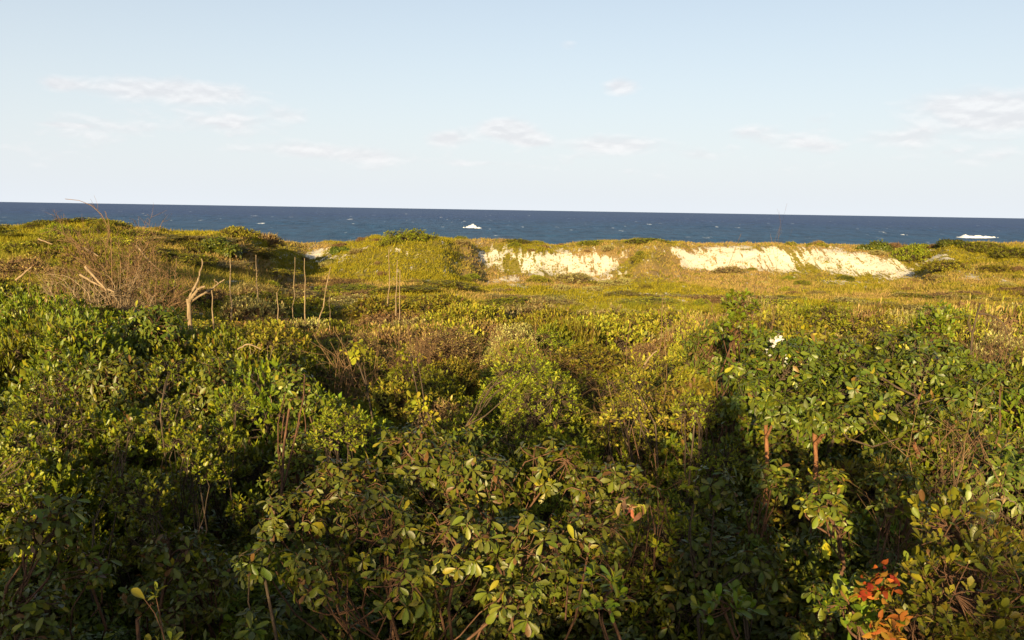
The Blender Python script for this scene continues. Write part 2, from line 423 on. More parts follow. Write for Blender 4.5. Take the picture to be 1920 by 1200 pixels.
breaking_wave(824, 418, 12, 3, 'tiny white crest just left and seaward of the lone offshore breaker', 2)
breaking_wave(1833, 448, 62, 9, 'wide white breaker rolling in beyond the dark green shrubs', 3)
breaking_wave(1697, 443, 22, 4, 'small foam crest beside the wide white breaker', 4)
breaking_wave(1527, 443, 26, 3, 'thin low foam line beyond the large white sand face', 5)
breaking_wave(1440, 455, 16, 4, 'short foam crest just over the rim of the sand face', 6)
breaking_wave(1312, 457, 30, 4, 'shore foam showing over the grassy rim where the sand face begins', 7)

# ------------------------------------------------------------------ plant builders
def leaf_verts(Pb, D, N, L, W, C, lod, curl=.12):
    """leaf blades: base points, directions, normals, lengths, widths, colours -> verts, tris, colours"""
    S = np.cross(D, N)
    if lod == 2:
        tp = np.array([[0, 0, 0], [.34, -.34, .07], [.38, 0, 0], [.34, .34, .07], [.72, -.5, .06], [.75, 0, .0], [.72, .5, .06], [1, 0, -.02]])
        tr = np.array([[0, 2, 1], [0, 3, 2], [1, 2, 5], [1, 5, 4], [2, 3, 6], [2, 6, 5], [4, 5, 7], [5, 6, 7]])
    else:
        tp = np.array([[0, 0, 0], [.62, -.5, .07], [.62, .5, .07], [1, 0, 0]]); tr = np.array([[0, 3, 1], [0, 2, 3]])
    n, k = len(Pb), len(tp)
    t, s, h = tp[:, 0], tp[:, 1], tp[:, 2]
    V = (Pb[:, None] + D[:, None] * (t[None, :, None] * L[:, None, None]) + S[:, None] * (s[None, :, None] * W[:, None, None])
         + N[:, None] * ((h[None, :] * W[:, None] * 1.6 - curl * t[None, :] ** 2 * L[:, None])[..., None]))
    Fc = (tr[None] + (np.arange(n) * k)[:, None, None]).reshape(-1, 3)
    return V.reshape(-1, 3), Fc, np.repeat(C, k, axis=0)

def tubes(pts, rad, sides=3):
    """pts (n,k,3), rad (n,k) -> open tapered tubes"""
    pts = np.asarray(pts, float); rad = np.asarray(rad, float); n, k, _ = pts.shape
    T = np.empty_like(pts); T[:, 1:-1] = pts[:, 2:] - pts[:, :-2]; T[:, 0] = pts[:, 1] - pts[:, 0]; T[:, -1] = pts[:, -1] - pts[:, -2]
    T = unit(T)
    ref = np.where(np.abs(T[..., 2:3]) > .9, np.array([1., 0, 0]), np.array([0, 0, 1.]))
    A = unit(np.cross(T, ref)); B = np.cross(T, A)
    th = np.arange(sides) * 2 * math.pi / sides
    V = pts[:, :, None] + rad[:, :, None, None] * (A[:, :, None] * np.cos(th)[None, None, :, None] + B[:, :, None] * np.sin(th)[None, None, :, None])
    base = np.arange(n * k * sides).reshape(n, k, sides)
    a, b = base[:, :-1], base[:, 1:]; a2, b2 = np.roll(a, -1, 2), np.roll(b, -1, 2)
    Fq = np.stack([a, a2, b2, b], -1).reshape(-1, 4)
    Ft = np.concatenate([Fq[:, [0, 1, 2]], Fq[:, [0, 2, 3]]])
    return V.reshape(-1, 3), Ft
def merge(parts):
    vs, fs, cs, o = [], [], [], 0
    for p in parts:
        vs.append(p[0]); fs.append(p[1] + o); o += len(p[0])
        if len(p) > 2: cs.append(p[2])
    return np.concatenate(vs), np.concatenate(fs), (np.concatenate(cs) if cs else None)
def bend(p, q, g, k, amt, sag=0.0):
    """bent polylines p->q (n,3), k points"""
    t = np.linspace(0, 1, k)[None, :, None]
    L = np.linalg.norm(q - p, axis=-1)[:, None, None]
    off = g.normal(0, 1, (len(p), 1, 3)) * L * amt
    off2 = g.normal(0, 1, (len(p), k, 3)) * L * amt * .25
    w = t * (1 - t) * 4
    pts = p[:, None] * (1 - t) + q[:, None] * t + (off + off2) * w
    pts[..., 2] += (sag * L * w)[..., 0]
    return pts

def leaf_colours(g, n, sp):
    c = np.array(sp['cols'], float); c = c[g.integers(0, len(c), n)]
    c = c * g.uniform(.72, 1.25, (n, 1)) * g.uniform(.92, 1.08, (n, 3))
    y = g.random(n) < sp.get('yellow', .04); c[y] = np.array([.24, .22, .015]) * g.uniform(.8, 1.2, (y.sum(), 1))
    b = g.random(n) < sp.get('brown', .03); c[b] = np.array([.14, .078, .022]) * g.uniform(.7, 1.3, (b.sum(), 1))
    return c

# leaf: length, width, per rosette; spread = angle from shoot axis; up = shoot pull to the sky; droop
SPECIES = {
    'obovate':  dict(L=.074, W=.033, n=9, spread=(55, 112), up=.35, droop=.30, cols=[(0.092, 0.108, 0.009), (0.11, 0.12, 0.011), (0.076, 0.098, 0.01)], yellow=.05, brown=.05, mat=0, bark='red', pet=.25),
    'upright':  dict(L=.055, W=.024, n=10, spread=(12, 58), up=.72, droop=-.05, cols=[(.135, .158, .009), (.165, .176, .010), (.105, .138, .010)], yellow=.06, brown=.03, mat=0, bark='grey', pet=.5),
    'fine':     dict(L=.042, W=.016, n=11, spread=(25, 85), up=.5, droop=.0, cols=[(.160, .180, .008), (.19, .198, .009), (.130, .160, .009)], yellow=.07, brown=.03, mat=1, bark='grey', pet=.6),
    'broad':    dict(L=.080, W=.036, n=9, spread=(55, 112), up=.3, droop=.28, cols=[(.085, .105, .009), (.105, .118, .010), (.068, .092, .011)], yellow=.03, brown=.02, mat=0, bark='grey', pet=.3),
    'paddle':   dict(L=.070, W=.037, n=7, spread=(15, 62), up=.75, droop=-.08, cols=[(0.126, 0.1218, 0.0101), (0.1428, 0.1327, 0.0118), (0.1008, 0.1092, 0.0118)], yellow=.08, brown=.06, mat=0, bark='red', pet=.7),
    'bright':   dict(L=.074, W=.036, n=7, spread=(20, 75), up=.65, droop=.0, cols=[(0.115, 0.152, 0.009), (0.14, 0.168, 0.01), (0.095, 0.13, 0.01)], yellow=.05, brown=.02, mat=0, bark='red', pet=.6),
    'yellow':   dict(L=.074, W=.042, n=6, spread=(40, 110), up=.3, droop=.30, cols=[(.20, .195, .010), (.165, .18, .010), (.235, .215, .012)], yellow=.15, brown=.02, mat=1, bark='grey', pet=.4),
    'olive':    dict(L=.050, W=.022, n=9, spread=(25, 85), up=.5, droop=.0, cols=[(0.215, 0.2, 0.015), (0.265, 0.23, 0.02), (0.175, 0.18, 0.015)], yellow=.08, brown=.10, mat=1, bark='grey', pet=.6),
    'dry':      dict(L=.040, W=.014, n=3, spread=(20, 90), up=.5, droop=.0, cols=[(0.28, 0.19, 0.055), (0.33, 0.23, 0.08), (0.22, 0.165, 0.04)], yellow=.05, brown=.35, mat=1, bark='dry', pet=.6),
    'silver':   dict(L=.045, W=.016, n=9, spread=(20, 75), up=.6, droop=.0, cols=[(0.3, 0.265, 0.09), (0.35, 0.305, 0.12), (0.25, 0.225, 0.065)], yellow=.05, brown=.10, mat=1, bark='dry', pet=.6),
}
MATS = [M_LEAF, M_LEAF_DULL]
BARKS = dict(red=M_BARK_RED, grey=M_BARK_GREY, copper=M_BARK_COPPER, dry=M_TWIG_DRY, dead=M_BARK_DEAD)

def grow(seed, sp, rx, ry, h, zb, nlobes, ntips, lod, leafscale=1.0, twig=.0028, limb=.018, stems=3, wild=.10, lobe_scale=1.0, lobes=None, fork=None):
    """grow one shrub: returns leaf arrays and branch tubes, base at the origin"""
    g = np.random.default_rng(seed)
    if lobes is None:
        lr = min(rx, ry) * g.uniform(.36, .56, nlobes) * lobe_scale
        lr = np.minimum(lr, (h - zb) * .62)
        a = g.uniform(0, 2 * math.pi, nlobes); rr = np.sqrt(g.uniform(.05, 1, nlobes))
        rr[0] = .15
        cx, cy = (rx - lr * .8) * rr * np.cos(a), (ry - lr * .8) * rr * np.sin(a)
        cz = zb + (h - zb) * (g.uniform(.35, .95, nlobes) - .35 * rr ** 2) - lr * .4
        cz[0] = h - lr[0] * .8
        cz = np.minimum(cz, h - lr * .8)
        Cn = np.stack([cx, cy, cz], -1)
    else:
        Lb = np.array(lobes, float); Cn, lr = Lb[:, :3], Lb[:, 3]; nlobes = len(Lb)
    sq = np.array([1, 1, .8])
    w = lr ** 2; w /= w.sum()
    Tp = np.zeros((0, 3)); Dn = np.zeros((0, 3)); Li = np.zeros(0, int)
    while len(Tp) < ntips:
        m = ntips * 2
        li = g.choice(nlobes, m, p=w)
        d = unit(g.normal(0, 1, (m, 3))); d = d[:]
        keep = d[:, 2] > g.uniform(-.95, -.3, m); d, li = d[keep], li[keep]
        rad = g.uniform(.72, 1.06, len(d)) + np.where(g.random(len(d)) < .07, g.uniform(0, .28, len(d)), 0)
        p = Cn[li] + d * sq * (lr[li] * rad)[:, None]
        dist = np.linalg.norm((p[:, None] - Cn[None]) / sq, axis=-1) / lr[None]
        dist[np.arange(len(p)), li] = 9
        ok = (dist.min(1) > .78) | (g.random(len(p)) < .12)
        ok &= p[:, 2] > .04
        Tp = np.concatenate([Tp, p[ok]]); Dn = np.concatenate([Dn, d[ok]]); Li = np.concatenate([Li, li[ok]])
    Tp, Dn, Li = Tp[:ntips], Dn[:ntips], Li[:ntips]
    # ---- branches: stems -> limbs to lobes -> boughs to clusters -> twigs to shoots
    parts = []
    root = g.normal(0, 1, (nlobes, 3)) * np.array([.07, .07, 0]) * min(1, rx); root[:, 2] = -.05
    ring = g.integers(0, stems, nlobes)
    sx = np.stack([np.cos(np.arange(stems) * 2.1), np.sin(np.arange(stems) * 2.1), np.zeros(stems)], -1) * .09 * min(1, rx)
    root[:, :2] = sx[ring][:, :2]
    if fork is not None: root = np.array(fork)[g.integers(0, len(fork), nlobes)]
    lp = bend(root, Cn, g, 6, .12)
    parts.append(tubes(lp, np.linspace(1, .45, 6)[None] * (limb * g.uniform(.8, 1.2, nlobes))[:, None] * (.6 + lr / lr.max() * .5)[:, None], 5))
    ncl = max(nlobes, ntips // 7)
    ci = g.choice(ntips, ncl, replace=False)
    d2 = ((Tp[:, None] - Tp[ci][None]) ** 2).sum(-1) + (Li[:, None] != Li[ci][None]) * 1e3
    cl = d2.argmin(1)
    cc = Cn[Li[ci]] + (Tp[ci] - Cn[Li[ci]]) * .62
    tpos = g.uniform(.0, 1, (ncl, 1)); st = lp[Li[ci], 3] * (1 - tpos) + lp[Li[ci], 5] * tpos
    bp = bend(st, cc, g, 5, wild)
    parts.append(tubes(bp, np.linspace(.5, .28, 5)[None] * limb * g.uniform(.7, 1.1, (ncl, 1)), 4))
    tw = bend(cc[cl], Tp + Dn * .01, g, 4, wild * .9)
    parts.append(tubes(tw, np.linspace(1.5, .8, 4)[None] * twig * g.uniform(.8, 1.3, (ntips, 1)), 3))
    bv, bf, _ = merge(parts)
    # ---- leaves in rosettes along the last part of each shoot
    n = sp['n']; tot = ntips * n
    ti = np.repeat(np.arange(ntips), n)
    ax = unit(Dn * (1 - sp['up']) + np.array([0, 0, 1.0]) * sp['up'] + g.normal(0, .22, (ntips, 3)))[ti]
    ref = np.where(np.abs(ax[:, 2:3]) > .95, np.array([1., 0, 0]), np.array([0, 0, 1.]))
    A = unit(np.cross(ax, ref)); B = np.cross(ax, A)
    k = np.tile(np.arange(n), ntips)
    phi = k * 2.39996 + g.uniform(0, 6.28, ntips)[ti] + g.normal(0, .25, tot)
    frac = 1 - k / max(1, n - 1) if n > 1 else np.zeros(tot)
    lo, hi = sp['spread']
    sa = np.radians(lo + (hi - lo) * frac + g.normal(0, 10, tot))
    D = ax * np.cos(sa)[:, None] + (A * np.cos(phi)[:, None] + B * np.sin(phi)[:, None]) * np.sin(sa)[:, None]
    D[:, 2] -= sp['droop'] * g.uniform(.3, 1.4, tot) * 1.4
    D = unit(D)
    L = sp['L'] * leafscale * np.clip(g.lognormal(-.12, .30, tot), .38, 1.35) * g.uniform(.8, 1.12, ntips)[ti]; W = sp['W'] / sp['L'] * L * g.uniform(.82, 1.15, tot)
    base = Tp[ti] + ax * (sp['pet'] * sp['L'] * leafscale * (1 - frac) - .2 * sp['L'])[:, None]
    base = base + D * (.12 * L)[:, None]
    N = ax - D * (ax * D).sum(-1, keepdims=True)
    N = unit(unit(N) + g.normal(0, .28, (tot, 3))); N = unit(N - D * (N * D).sum(-1, keepdims=True))
    C = leaf_colours(g, tot, sp)
    keep = g.random(tot) > .10
    return dict(P=base[keep], D=D[keep], N=N[keep], L=L[keep], W=W[keep], C=C[keep], bv=bv, bf=bf, tips=Tp, lobes=Cn, lr=lr)

def add_leaves(G, lod, idx=None):
    s = slice(None) if idx is None else idx
    return leaf_verts(G['P'][s], G['D'][s], G['N'][s], G['L'][s], G['W'][s], G['C'][s], lod)

# single leaf blades, shared by the leaves that can be picked out one by one
LEAF_MESH = {}
def leaf_meshes(spname):
    if spname in LEAF_MESH: return LEAF_MESH[spname]
    sp = SPECIES[spname]; g = np.random.default_rng(abs(hash(spname)) % 1000 if False else len(spname) * 17)
    r = sp['W'] / sp['L']; out = []
    for i in range(8):
        c = leaf_colours(g, 1, dict(sp, yellow=0, brown=0)) if i < 6 else (np.array([[.24, .22, .015]]) if i == 6 else np.array([[.14, .078, .022]]))
        # rows along the blade: length, half width
        t = np.array([0, .12, .34, .56, .76, .92, 1.0]); w = np.array([.03, .16, .36, .49, .47, .27, .0]) * r * g.uniform(.88, 1.1)
        fold, curl = g.uniform(.15, .45), g.uniform(.02, .22)
        V = []
        for tt, ww in zip(t, w):
            for s in (-1, 0, 1): V.append((s * ww, tt, abs(s) * ww * fold - curl * tt * tt + .012 * math.sin(tt * 9 + s)))
        Fc = []
        for j in range(len(t) - 1):
            for s in range(2):
                a = j * 3 + s; Fc.append((a, a + 1, a + 4)); Fc.append((a, a + 4, a + 3))
        V = np.array(V); cc = np.repeat(c, len(V), 0); cc[1::3] *= 1.18
        out.append(mesh_np('leaf', V, Fc, MATS[sp['mat']], cc, smooth=True))
    LEAF_MESH[spname] = out; return out

def near_shrub(name, label, cat, px, d, top, hw, spname, seed, tips, depth=None, base_frac=.25, nl=9, lod=2, pick=260, group=None, ls=1.0, limb=.018, lobe_scale=1.0, hmax=None, lobes=None, twig=.0028, wild=.1, fork=None, plobes=None):
    top_p = P(px, top, d); x = float(top_p[0]); z0 = gz(x, d)
    h = top_p[2] - z0
    rx = hw / F * d; ry = depth or rx * .85
    sp = SPECIES[spname]
    if plobes: lobes = [tuple(P(a, b_, c_) - np.array([x, d, z0])) + (r_,) for (a, b_, c_, r_) in plobes]
    if fork: fork = [P(*q) - np.array([x, d, z0]) for q in fork]
    G = grow(seed, sp, rx, ry, h, h * base_frac, nl, tips, lod, ls, limb=limb, lobe_scale=lobe_scale, lobes=lobes, twig=twig, wild=wild, fork=fork)
    root = obj(name, None, loc=(x, d, z0)); root.empty_display_size = .2
    tag(root, label, cat, group)
    obj('branches', mesh_np('branches', G['bv'], G['bf'], BARKS[sp['bark']]), root)
    n = len(G['P']); rest = np.ones(n, bool)
    if pick:
        W = G['P'] + np.array([x, d, z0]); px_, py_ = project(W[:, 0], W[:, 1], W[:, 2])
        inside = (px_ > -20) & (px_ < 1940) & (py_ < 1215) & (py_ > 0)
        dist = np.linalg.norm(W - CAM, axis=1)
        # outer leaves on the viewer's side show largest
        cen = G['lobes'].mean(0) + np.array([x, d, z0])
        score = dist / np.maximum(G['L'], .02) * .07 - .8 * ((W - cen) @ unit(CAM - cen)) + (~inside) * 1e3
        sel = np.argsort(score)[:pick]; sel = sel[inside[sel]]
        rest[sel] = False
        ms = leaf_meshes(spname); g = np.random.default_rng(seed + 5)
        kind = g.choice(8, len(sel), p=[.155] * 6 + [min(.05, .07), .02])
        S = np.cross(G['D'][sel], G['N'][sel])
        for q, i in enumerate(sel):
            L = G['L'][i]
            M = Matrix.Identity(4)
            for r_ in range(3):
                M[r_][0] = S[q][r_] * L; M[r_][1] = G['D'][i][r_] * L; M[r_][2] = G['N'][i][r_] * L; M[r_][3] = G['P'][i][r_]
            lo = bpy.data.objects.new('leaf', ms[kind[q]]); lo.parent = root; lo.matrix_basis = M; COL.objects.link(lo)
    if rest.any():
        v, f, c = add_leaves(G, lod, rest)
        tag(obj('foliage', mesh_np('foliage', v, f, MATS[sp['mat']], c), root), kind='stuff')
    return root, G

# ---- shared plants for the thicket and scrub: a few of each kind, copied
PROTO = {}
def proto(spname, variant, size):
    """size: 'mid' (branches + foliage parts) or 'far' (one mesh)"""
    key = (spname, variant, size)
    if key in PROTO: return PROTO[key]
    sp = SPECIES[spname]; seed = 1000 + variant * 37 + sorted(SPECIES).index(spname) * 101
    g = np.random.default_rng(seed)
    dry = spname == 'dry'
    if size == 'mid':
        G = grow(seed, sp, 1.0, .95, 1.5, .25, 12, 900 if dry else 1050, 1, 1.45 if sp['L'] < .06 else 1.2, twig=.0045 if dry else .0035, limb=.02, wild=.22 if dry else .12)
        b = mesh_np('branches', G['bv'], G['bf'], BARKS[sp['bark']]); v, f, c = add_leaves(G, 1)
        r = (b, mesh_np('foliage', v, f, MATS[sp['mat']], c))
    else:
        G = grow(seed, sp, 1.0, .95, .55, .03, 22, 480 if dry else 460, 1, 1.75, twig=.010 if dry else .006, limb=.022, wild=.22 if dry else .12)
        v, f, c = add_leaves(G, 1)
        vv = np.concatenate([v, G['bv']]); ff = np.concatenate([f, G['bf'] + len(v)])
        cc = np.concatenate([c, np.full((len(G['bv']), 3), .1)])
        r = (mesh_np('shrub', vv, ff, [MATS[sp['mat']], BARKS[sp['bark']]], cc, np.r_[np.zeros(len(f), int), np.ones(len(G['bf']), int)]),)
    PROTO[key] = r; return r
def place(name, label, cat, group, spname, variant, size, x, y, s, sz, rot, tilt=(0, 0), sink=.05):
    r = proto(spname, variant, size)
    if size == 'mid':
        o = obj(name, None, loc=(x, y, gz(x, y) - sink))
        obj('branches', r[0], o); tag(obj('foliage', r[1], o), kind='stuff')
    else:
        o = obj(name, r[0], loc=(x, y, gz(x, y) - sink))
    o.rotation_euler = (tilt[0], tilt[1], rot); o.scale = (s, s, sz)
    return tag(o, label, cat, group)

# ------------------------------------------------------------------ nearest shrubs, one by one
NEAR = [
 # name, label, px, d, top, halfwidth, species, tips, kwargs
 ('sprawling_shrub', 'wide olive shrub with drooping rosettes and bare reddish branches in the clearing of shade', 850, 5.7, 790, 400, 'obovate', 620, dict(pick=300, wild=.18, limb=.015, plobes=[(545, 975, 5.6, .26), (640, 915, 5.8, .28), (790, 860, 6.0, .33), (900, 905, 5.6, .28),
   (1040, 885, 5.8, .28), (1150, 920, 5.7, .27), (720, 985, 5.2, .30), (860, 1020, 5.0, .28), (1000, 1030, 5.0, .28), (1110, 1000, 5.2, .25), (600, 1075, 5.0, .22), (760, 1100, 4.7, .22), (960, 1130, 4.6, .22), (490, 1060, 5.2, .14)])),
 ('leafy_shrub', 'bright green upright sprigs rising in front of the wide olive shrub', 1140, 4.25, 1085, 120, 'bright', 60, dict(base_frac=.3, nl=5, pick=250)),
 ('leafy_shrub', 'shaded deep green broad leaf shrub low beside the bright green sprigs', 1370, 4.3, 1105, 140, 'bright', 95, dict(base_frac=.3, nl=6, pick=260)),
 ('shade_shrub', 'dull drooping shrub standing in the column of shade behind the deep green broad leaf shrub', 1360, 6.0, 880, 150, 'broad', 210, dict(base_frac=.25, nl=8, pick=250)),
 ('paddle_leaf_shrub', 'large yellow olive shrub of upright paddle leaves beside the orange dead leaves', 1800, 4.7, 945, 230, 'paddle', 420, dict(base_frac=.3, nl=12, pick=300)),
 ('leafy_shrub', 'green shrub whose dead sprays of orange leaves stand out', 1600, 4.35, 1105, 110, 'bright', 110, dict(base_frac=.3, nl=6, pick=280)),
 ('slender_shrub', 'slender sprigs holding one pair of bright yellow leaves, under the copper trunks', 1530, 5.6, 915, 95, 'obovate', 105, dict(base_frac=.3, nl=6, pick=250)),
 ('small_tree', 'dark green broad leaf tree with copper trunk and a white flower cluster', 1480, 8.2, 612, 150, 'broad', 620, dict(pick=290, limb=.012, plobes=[(1420, 745, 7.6, .25), (1480, 690, 8.0, .30), (1550, 705, 8.2, .25), (1445, 655, 8.3, .24), (1520, 755, 7.4, .22), (1395, 705, 8.0, .2), (1595, 735, 7.5, .22), (1470, 775, 7.2, .18), (1510, 650, 8.6, .2), (1380, 760, 7.9, .14)], fork=[(1450, 745, 7.9), (1500, 735, 7.9)])),
 ('small_tree', 'dark green broad leaf tree with forked copper trunk, fuller and without flowers', 1690, 8.0, 625, 185, 'broad', 720, dict(pick=290, limb=.012, plobes=[(1640, 715, 8.0, .28), (1725, 700, 8.0, .30), (1805, 750, 7.8, .24), (1660, 775, 7.2, .22), (1740, 790, 7.2, .22), (1595, 785, 7.1, .18), (1815, 800, 7.3, .18), (1690, 650, 8.4, .25), (1590, 660, 8.4, .2), (1545, 795, 7.0, .14), (1770, 665, 8.5, .2), (1840, 700, 8.3, .16)], fork=[(1545, 745, 7.8), (1600, 762, 7.7), (1722, 745, 7.7)])),
 ('wiry_shrub', 'half dead wiry shrub with scattered yellow leaves behind the paddle leaf shrub', 1815, 6.8, 775, 130, 'paddle', 95, dict(base_frac=.3, nl=8, pick=260, wild=.26, twig=.003)),
 ('fine_leaf_shrub', 'dark fine leaf bush in the top of the shade column', 1300, 8.3, 735, 105, 'fine', 300, dict(base_frac=.25, nl=7, pick=200)),
 ('round_bush', 'dense yellow green dome of small leaves behind the wide olive shrub', 985, 9.6, 655, 165, 'fine', 760, dict(base_frac=.25, nl=12, pick=250)),
 ('round_bush', 'rounded deep green bush between the dark hollow and the wide olive shrub', 650, 7.3, 765, 120, 'fine', 380, dict(base_frac=.2, nl=8, pick=220)),
 ('yellow_leaf_shrub', 'sparse shrub of big glowing yellow leaves beside the dense small leaf dome', 775, 8.8, 655, 62, 'yellow', 46, dict(base_frac=.35, nl=5, pick=240)),
 ('yellow_leaf_shrub', 'short sprig of yellow green leaves between the glowing yellow shrub and the left thicket', 665, 9.6, 645, 60, 'yellow', 50, dict(base_frac=.35, nl=5, pick=240)),
 ('sunlit_shrub', 'sunlit shrub with hanging yellow green leaves at the lip of the dark hollow', 545, 8.3, 680, 105, 'obovate', 210, dict(base_frac=.3, nl=8, pick=250)),
 ('shade_shrub', 'dark shrub at the bottom of the shaded hollow below the upright shoots', 330, 5.6, 985, 150, 'obovate', 160, dict(base_frac=.3, nl=7, pick=200)),
 ('shade_shrub', 'dim shrub with a few catching leaves at the edge of the shaded hollow', 90, 4.9, 935, 165, 'obovate', 210, dict(base_frac=.3, nl=8, pick=240)),
 ('shade_shrub', 'low dark shrub between the shaded hollow and the wide olive shrub', 480, 5.0, 1010, 110, 'broad', 90, dict(base_frac=.3, nl=6, pick=200)),
 ('sprig', 'single pale sprig catching the sun below the shaded hollow', 290, 4.05, 1120, 55, 'paddle', 16, dict(base_frac=.5, nl=3, pick=120)),
 ('upright_shoot_shrub', 'upright shoot shrub at the front of the left thicket over the dim shrub', 40, 6.6, 800, 120, 'upright', 300, dict(limb=.011, base_frac=.1, nl=8, pick=200)),
 ('upright_shoot_shrub', 'upright shoot shrub at the front of the left thicket over the shaded hollow', 250, 6.9, 790, 130, 'upright', 330, dict(limb=.011, base_frac=.1, nl=8, pick=200)),
 ('upright_shoot_shrub', 'upright shoot shrub leaning over the right end of the shaded hollow', 430, 7.6, 735, 110, 'upright', 300, dict(limb=.011, base_frac=.1, nl=8, pick=200)),
 ('upright_shoot_shrub', 'tall upright shoot shrub in the second row of the left thicket, near the frame edge', 90, 8.8, 690, 135, 'upright', 400, dict(limb=.011, base_frac=.1, nl=9, pick=180)),
 ('upright_shoot_shrub', 'tall upright shoot shrub in the second row of the left thicket, below the forked stump', 300, 9.2, 670, 135, 'upright', 400, dict(limb=.011, base_frac=.1, nl=9, pick=180)),
 ('sunlit_shrub', 'bright sunlit shrub of round leaves beside the lone white flower cluster', 1400, 9.6, 552, 85, 'bright', 330, dict(base_frac=.3, nl=8, pick=220)),
 ('olive_shrub', 'olive shrub between the small leaf dome and the shade column', 1200, 9.4, 690, 100, 'olive', 320, dict(base_frac=.2, nl=8, pick=180)),
 ('olive_shrub', 'loose olive shrub behind the wiry half dead shrub', 1880, 8.6, 690, 110, 'obovate', 260, dict(base_frac=.3, nl=8, pick=180)),
 ('shade_shrub', 'dark leafy shrub hiding the foot of the copper trunk below the white flowers', 1440, 6.7, 868, 110, 'obovate', 190, dict(base_frac=.2, nl=8, pick=200)),
 ('shade_shrub', 'leafy shrub hiding the foot of the forked copper trunk', 1570, 6.6, 880, 105, 'obovate', 170, dict(base_frac=.2, nl=8, pick=200)),
 ('shade_shrub', 'olive shrub under the right side of the fuller copper barked tree', 1690, 6.3, 880, 120, 'obovate', 200, dict(base_frac=.2, nl=8, pick=200)),
 ('upright_shoot_shrub', 'upright shoot shrub hanging over the back of the shaded hollow', 350, 7.2, 800, 100, 'upright', 280, dict(limb=.011, base_frac=.1, nl=8, pick=180)),
 ('sunlit_shrub', 'yellow green shrub topping the tree with the white flowers from behind', 1530, 9.6, 590, 80, 'yellow', 150, dict(base_frac=.3, nl=7, pick=200, ls=.85)),
 ('sunlit_shrub', 'loose golden olive shrub behind the fuller copper barked tree', 1650, 10.0, 588, 90, 'olive', 300, dict(base_frac=.3, nl=8, pick=150)),
 ('sunlit_shrub', 'round green shrub between the fuller copper barked tree and the dry brush', 1765, 10.4, 572, 80, 'bright', 260, dict(base_frac=.3, nl=8, pick=180)),
]
SHR = {}
for i, (nm, lb, px, d, top, hw, sp_, tips, kw) in enumerate(NEAR):
    cat = 'tree' if 'tree' in nm else ('sprig' if nm == 'sprig' else ('bush' if 'bush' in nm else 'shrub'))
    root, G = near_shrub(nm, lb, cat, px, d, top, hw, sp_, 300 + i * 13, int(tips * (.75 if 'tree' in nm else 1.0 if tips < 100 else 1.2 if sp_ in ('obovate', 'broad') else 1.5)), **dict(dict(ls=.88), **kw))
    SHR[i] = (root, G)

# ------------------------------------------------------------------ thicket and scrub belt, copies
KINDS = {
 'upright': ('upright_shoot_shrub', 'sunlit yellow green shrub of upright shoots in the deep left thicket', 'shrubs of the left thicket'),
 'obovate': ('leafy_shrub', 'mid green rosette leaved shrub filling the thicket behind the nearest shrubs', 'shrubs filling the thicket'),
 'fine': ('fine_leaf_shrub', 'fine leaved yellow green shrub between the thicket and the brown scrub', 'fine leaved shrubs'),
 'broad': ('leafy_shrub', 'dark broad leaved shrub packed behind the copper trunk trees', 'broad leaved shrubs'),
 'olive': ('olive_shrub', 'olive shrub with browning leaves in the scrub belt before the dunes', 'olive shrubs of the scrub belt'),
 'dry': ('dry_shrub', 'brown leafless twiggy shrub in the scrub belt before the dunes', 'dry shrubs of the scrub belt'),
 'silver': ('pale_shrub', 'pale silvery straw coloured shrub in the scrub belt before the dunes', 'pale shrubs of the scrub belt'),
 'bright': ('leafy_shrub', 'bright green glossy shrub in the thicket right of the dome', 'bright green thicket shrubs'),
}
ADJ = dict(upright='shrub of upright shoots', obovate='rosette leaved shrub', fine='fine leaved shrub', broad='dark broad leaved shrub', olive='olive shrub', dry='brown twiggy shrub', silver='pale straw shrub', bright='bright green shrub')
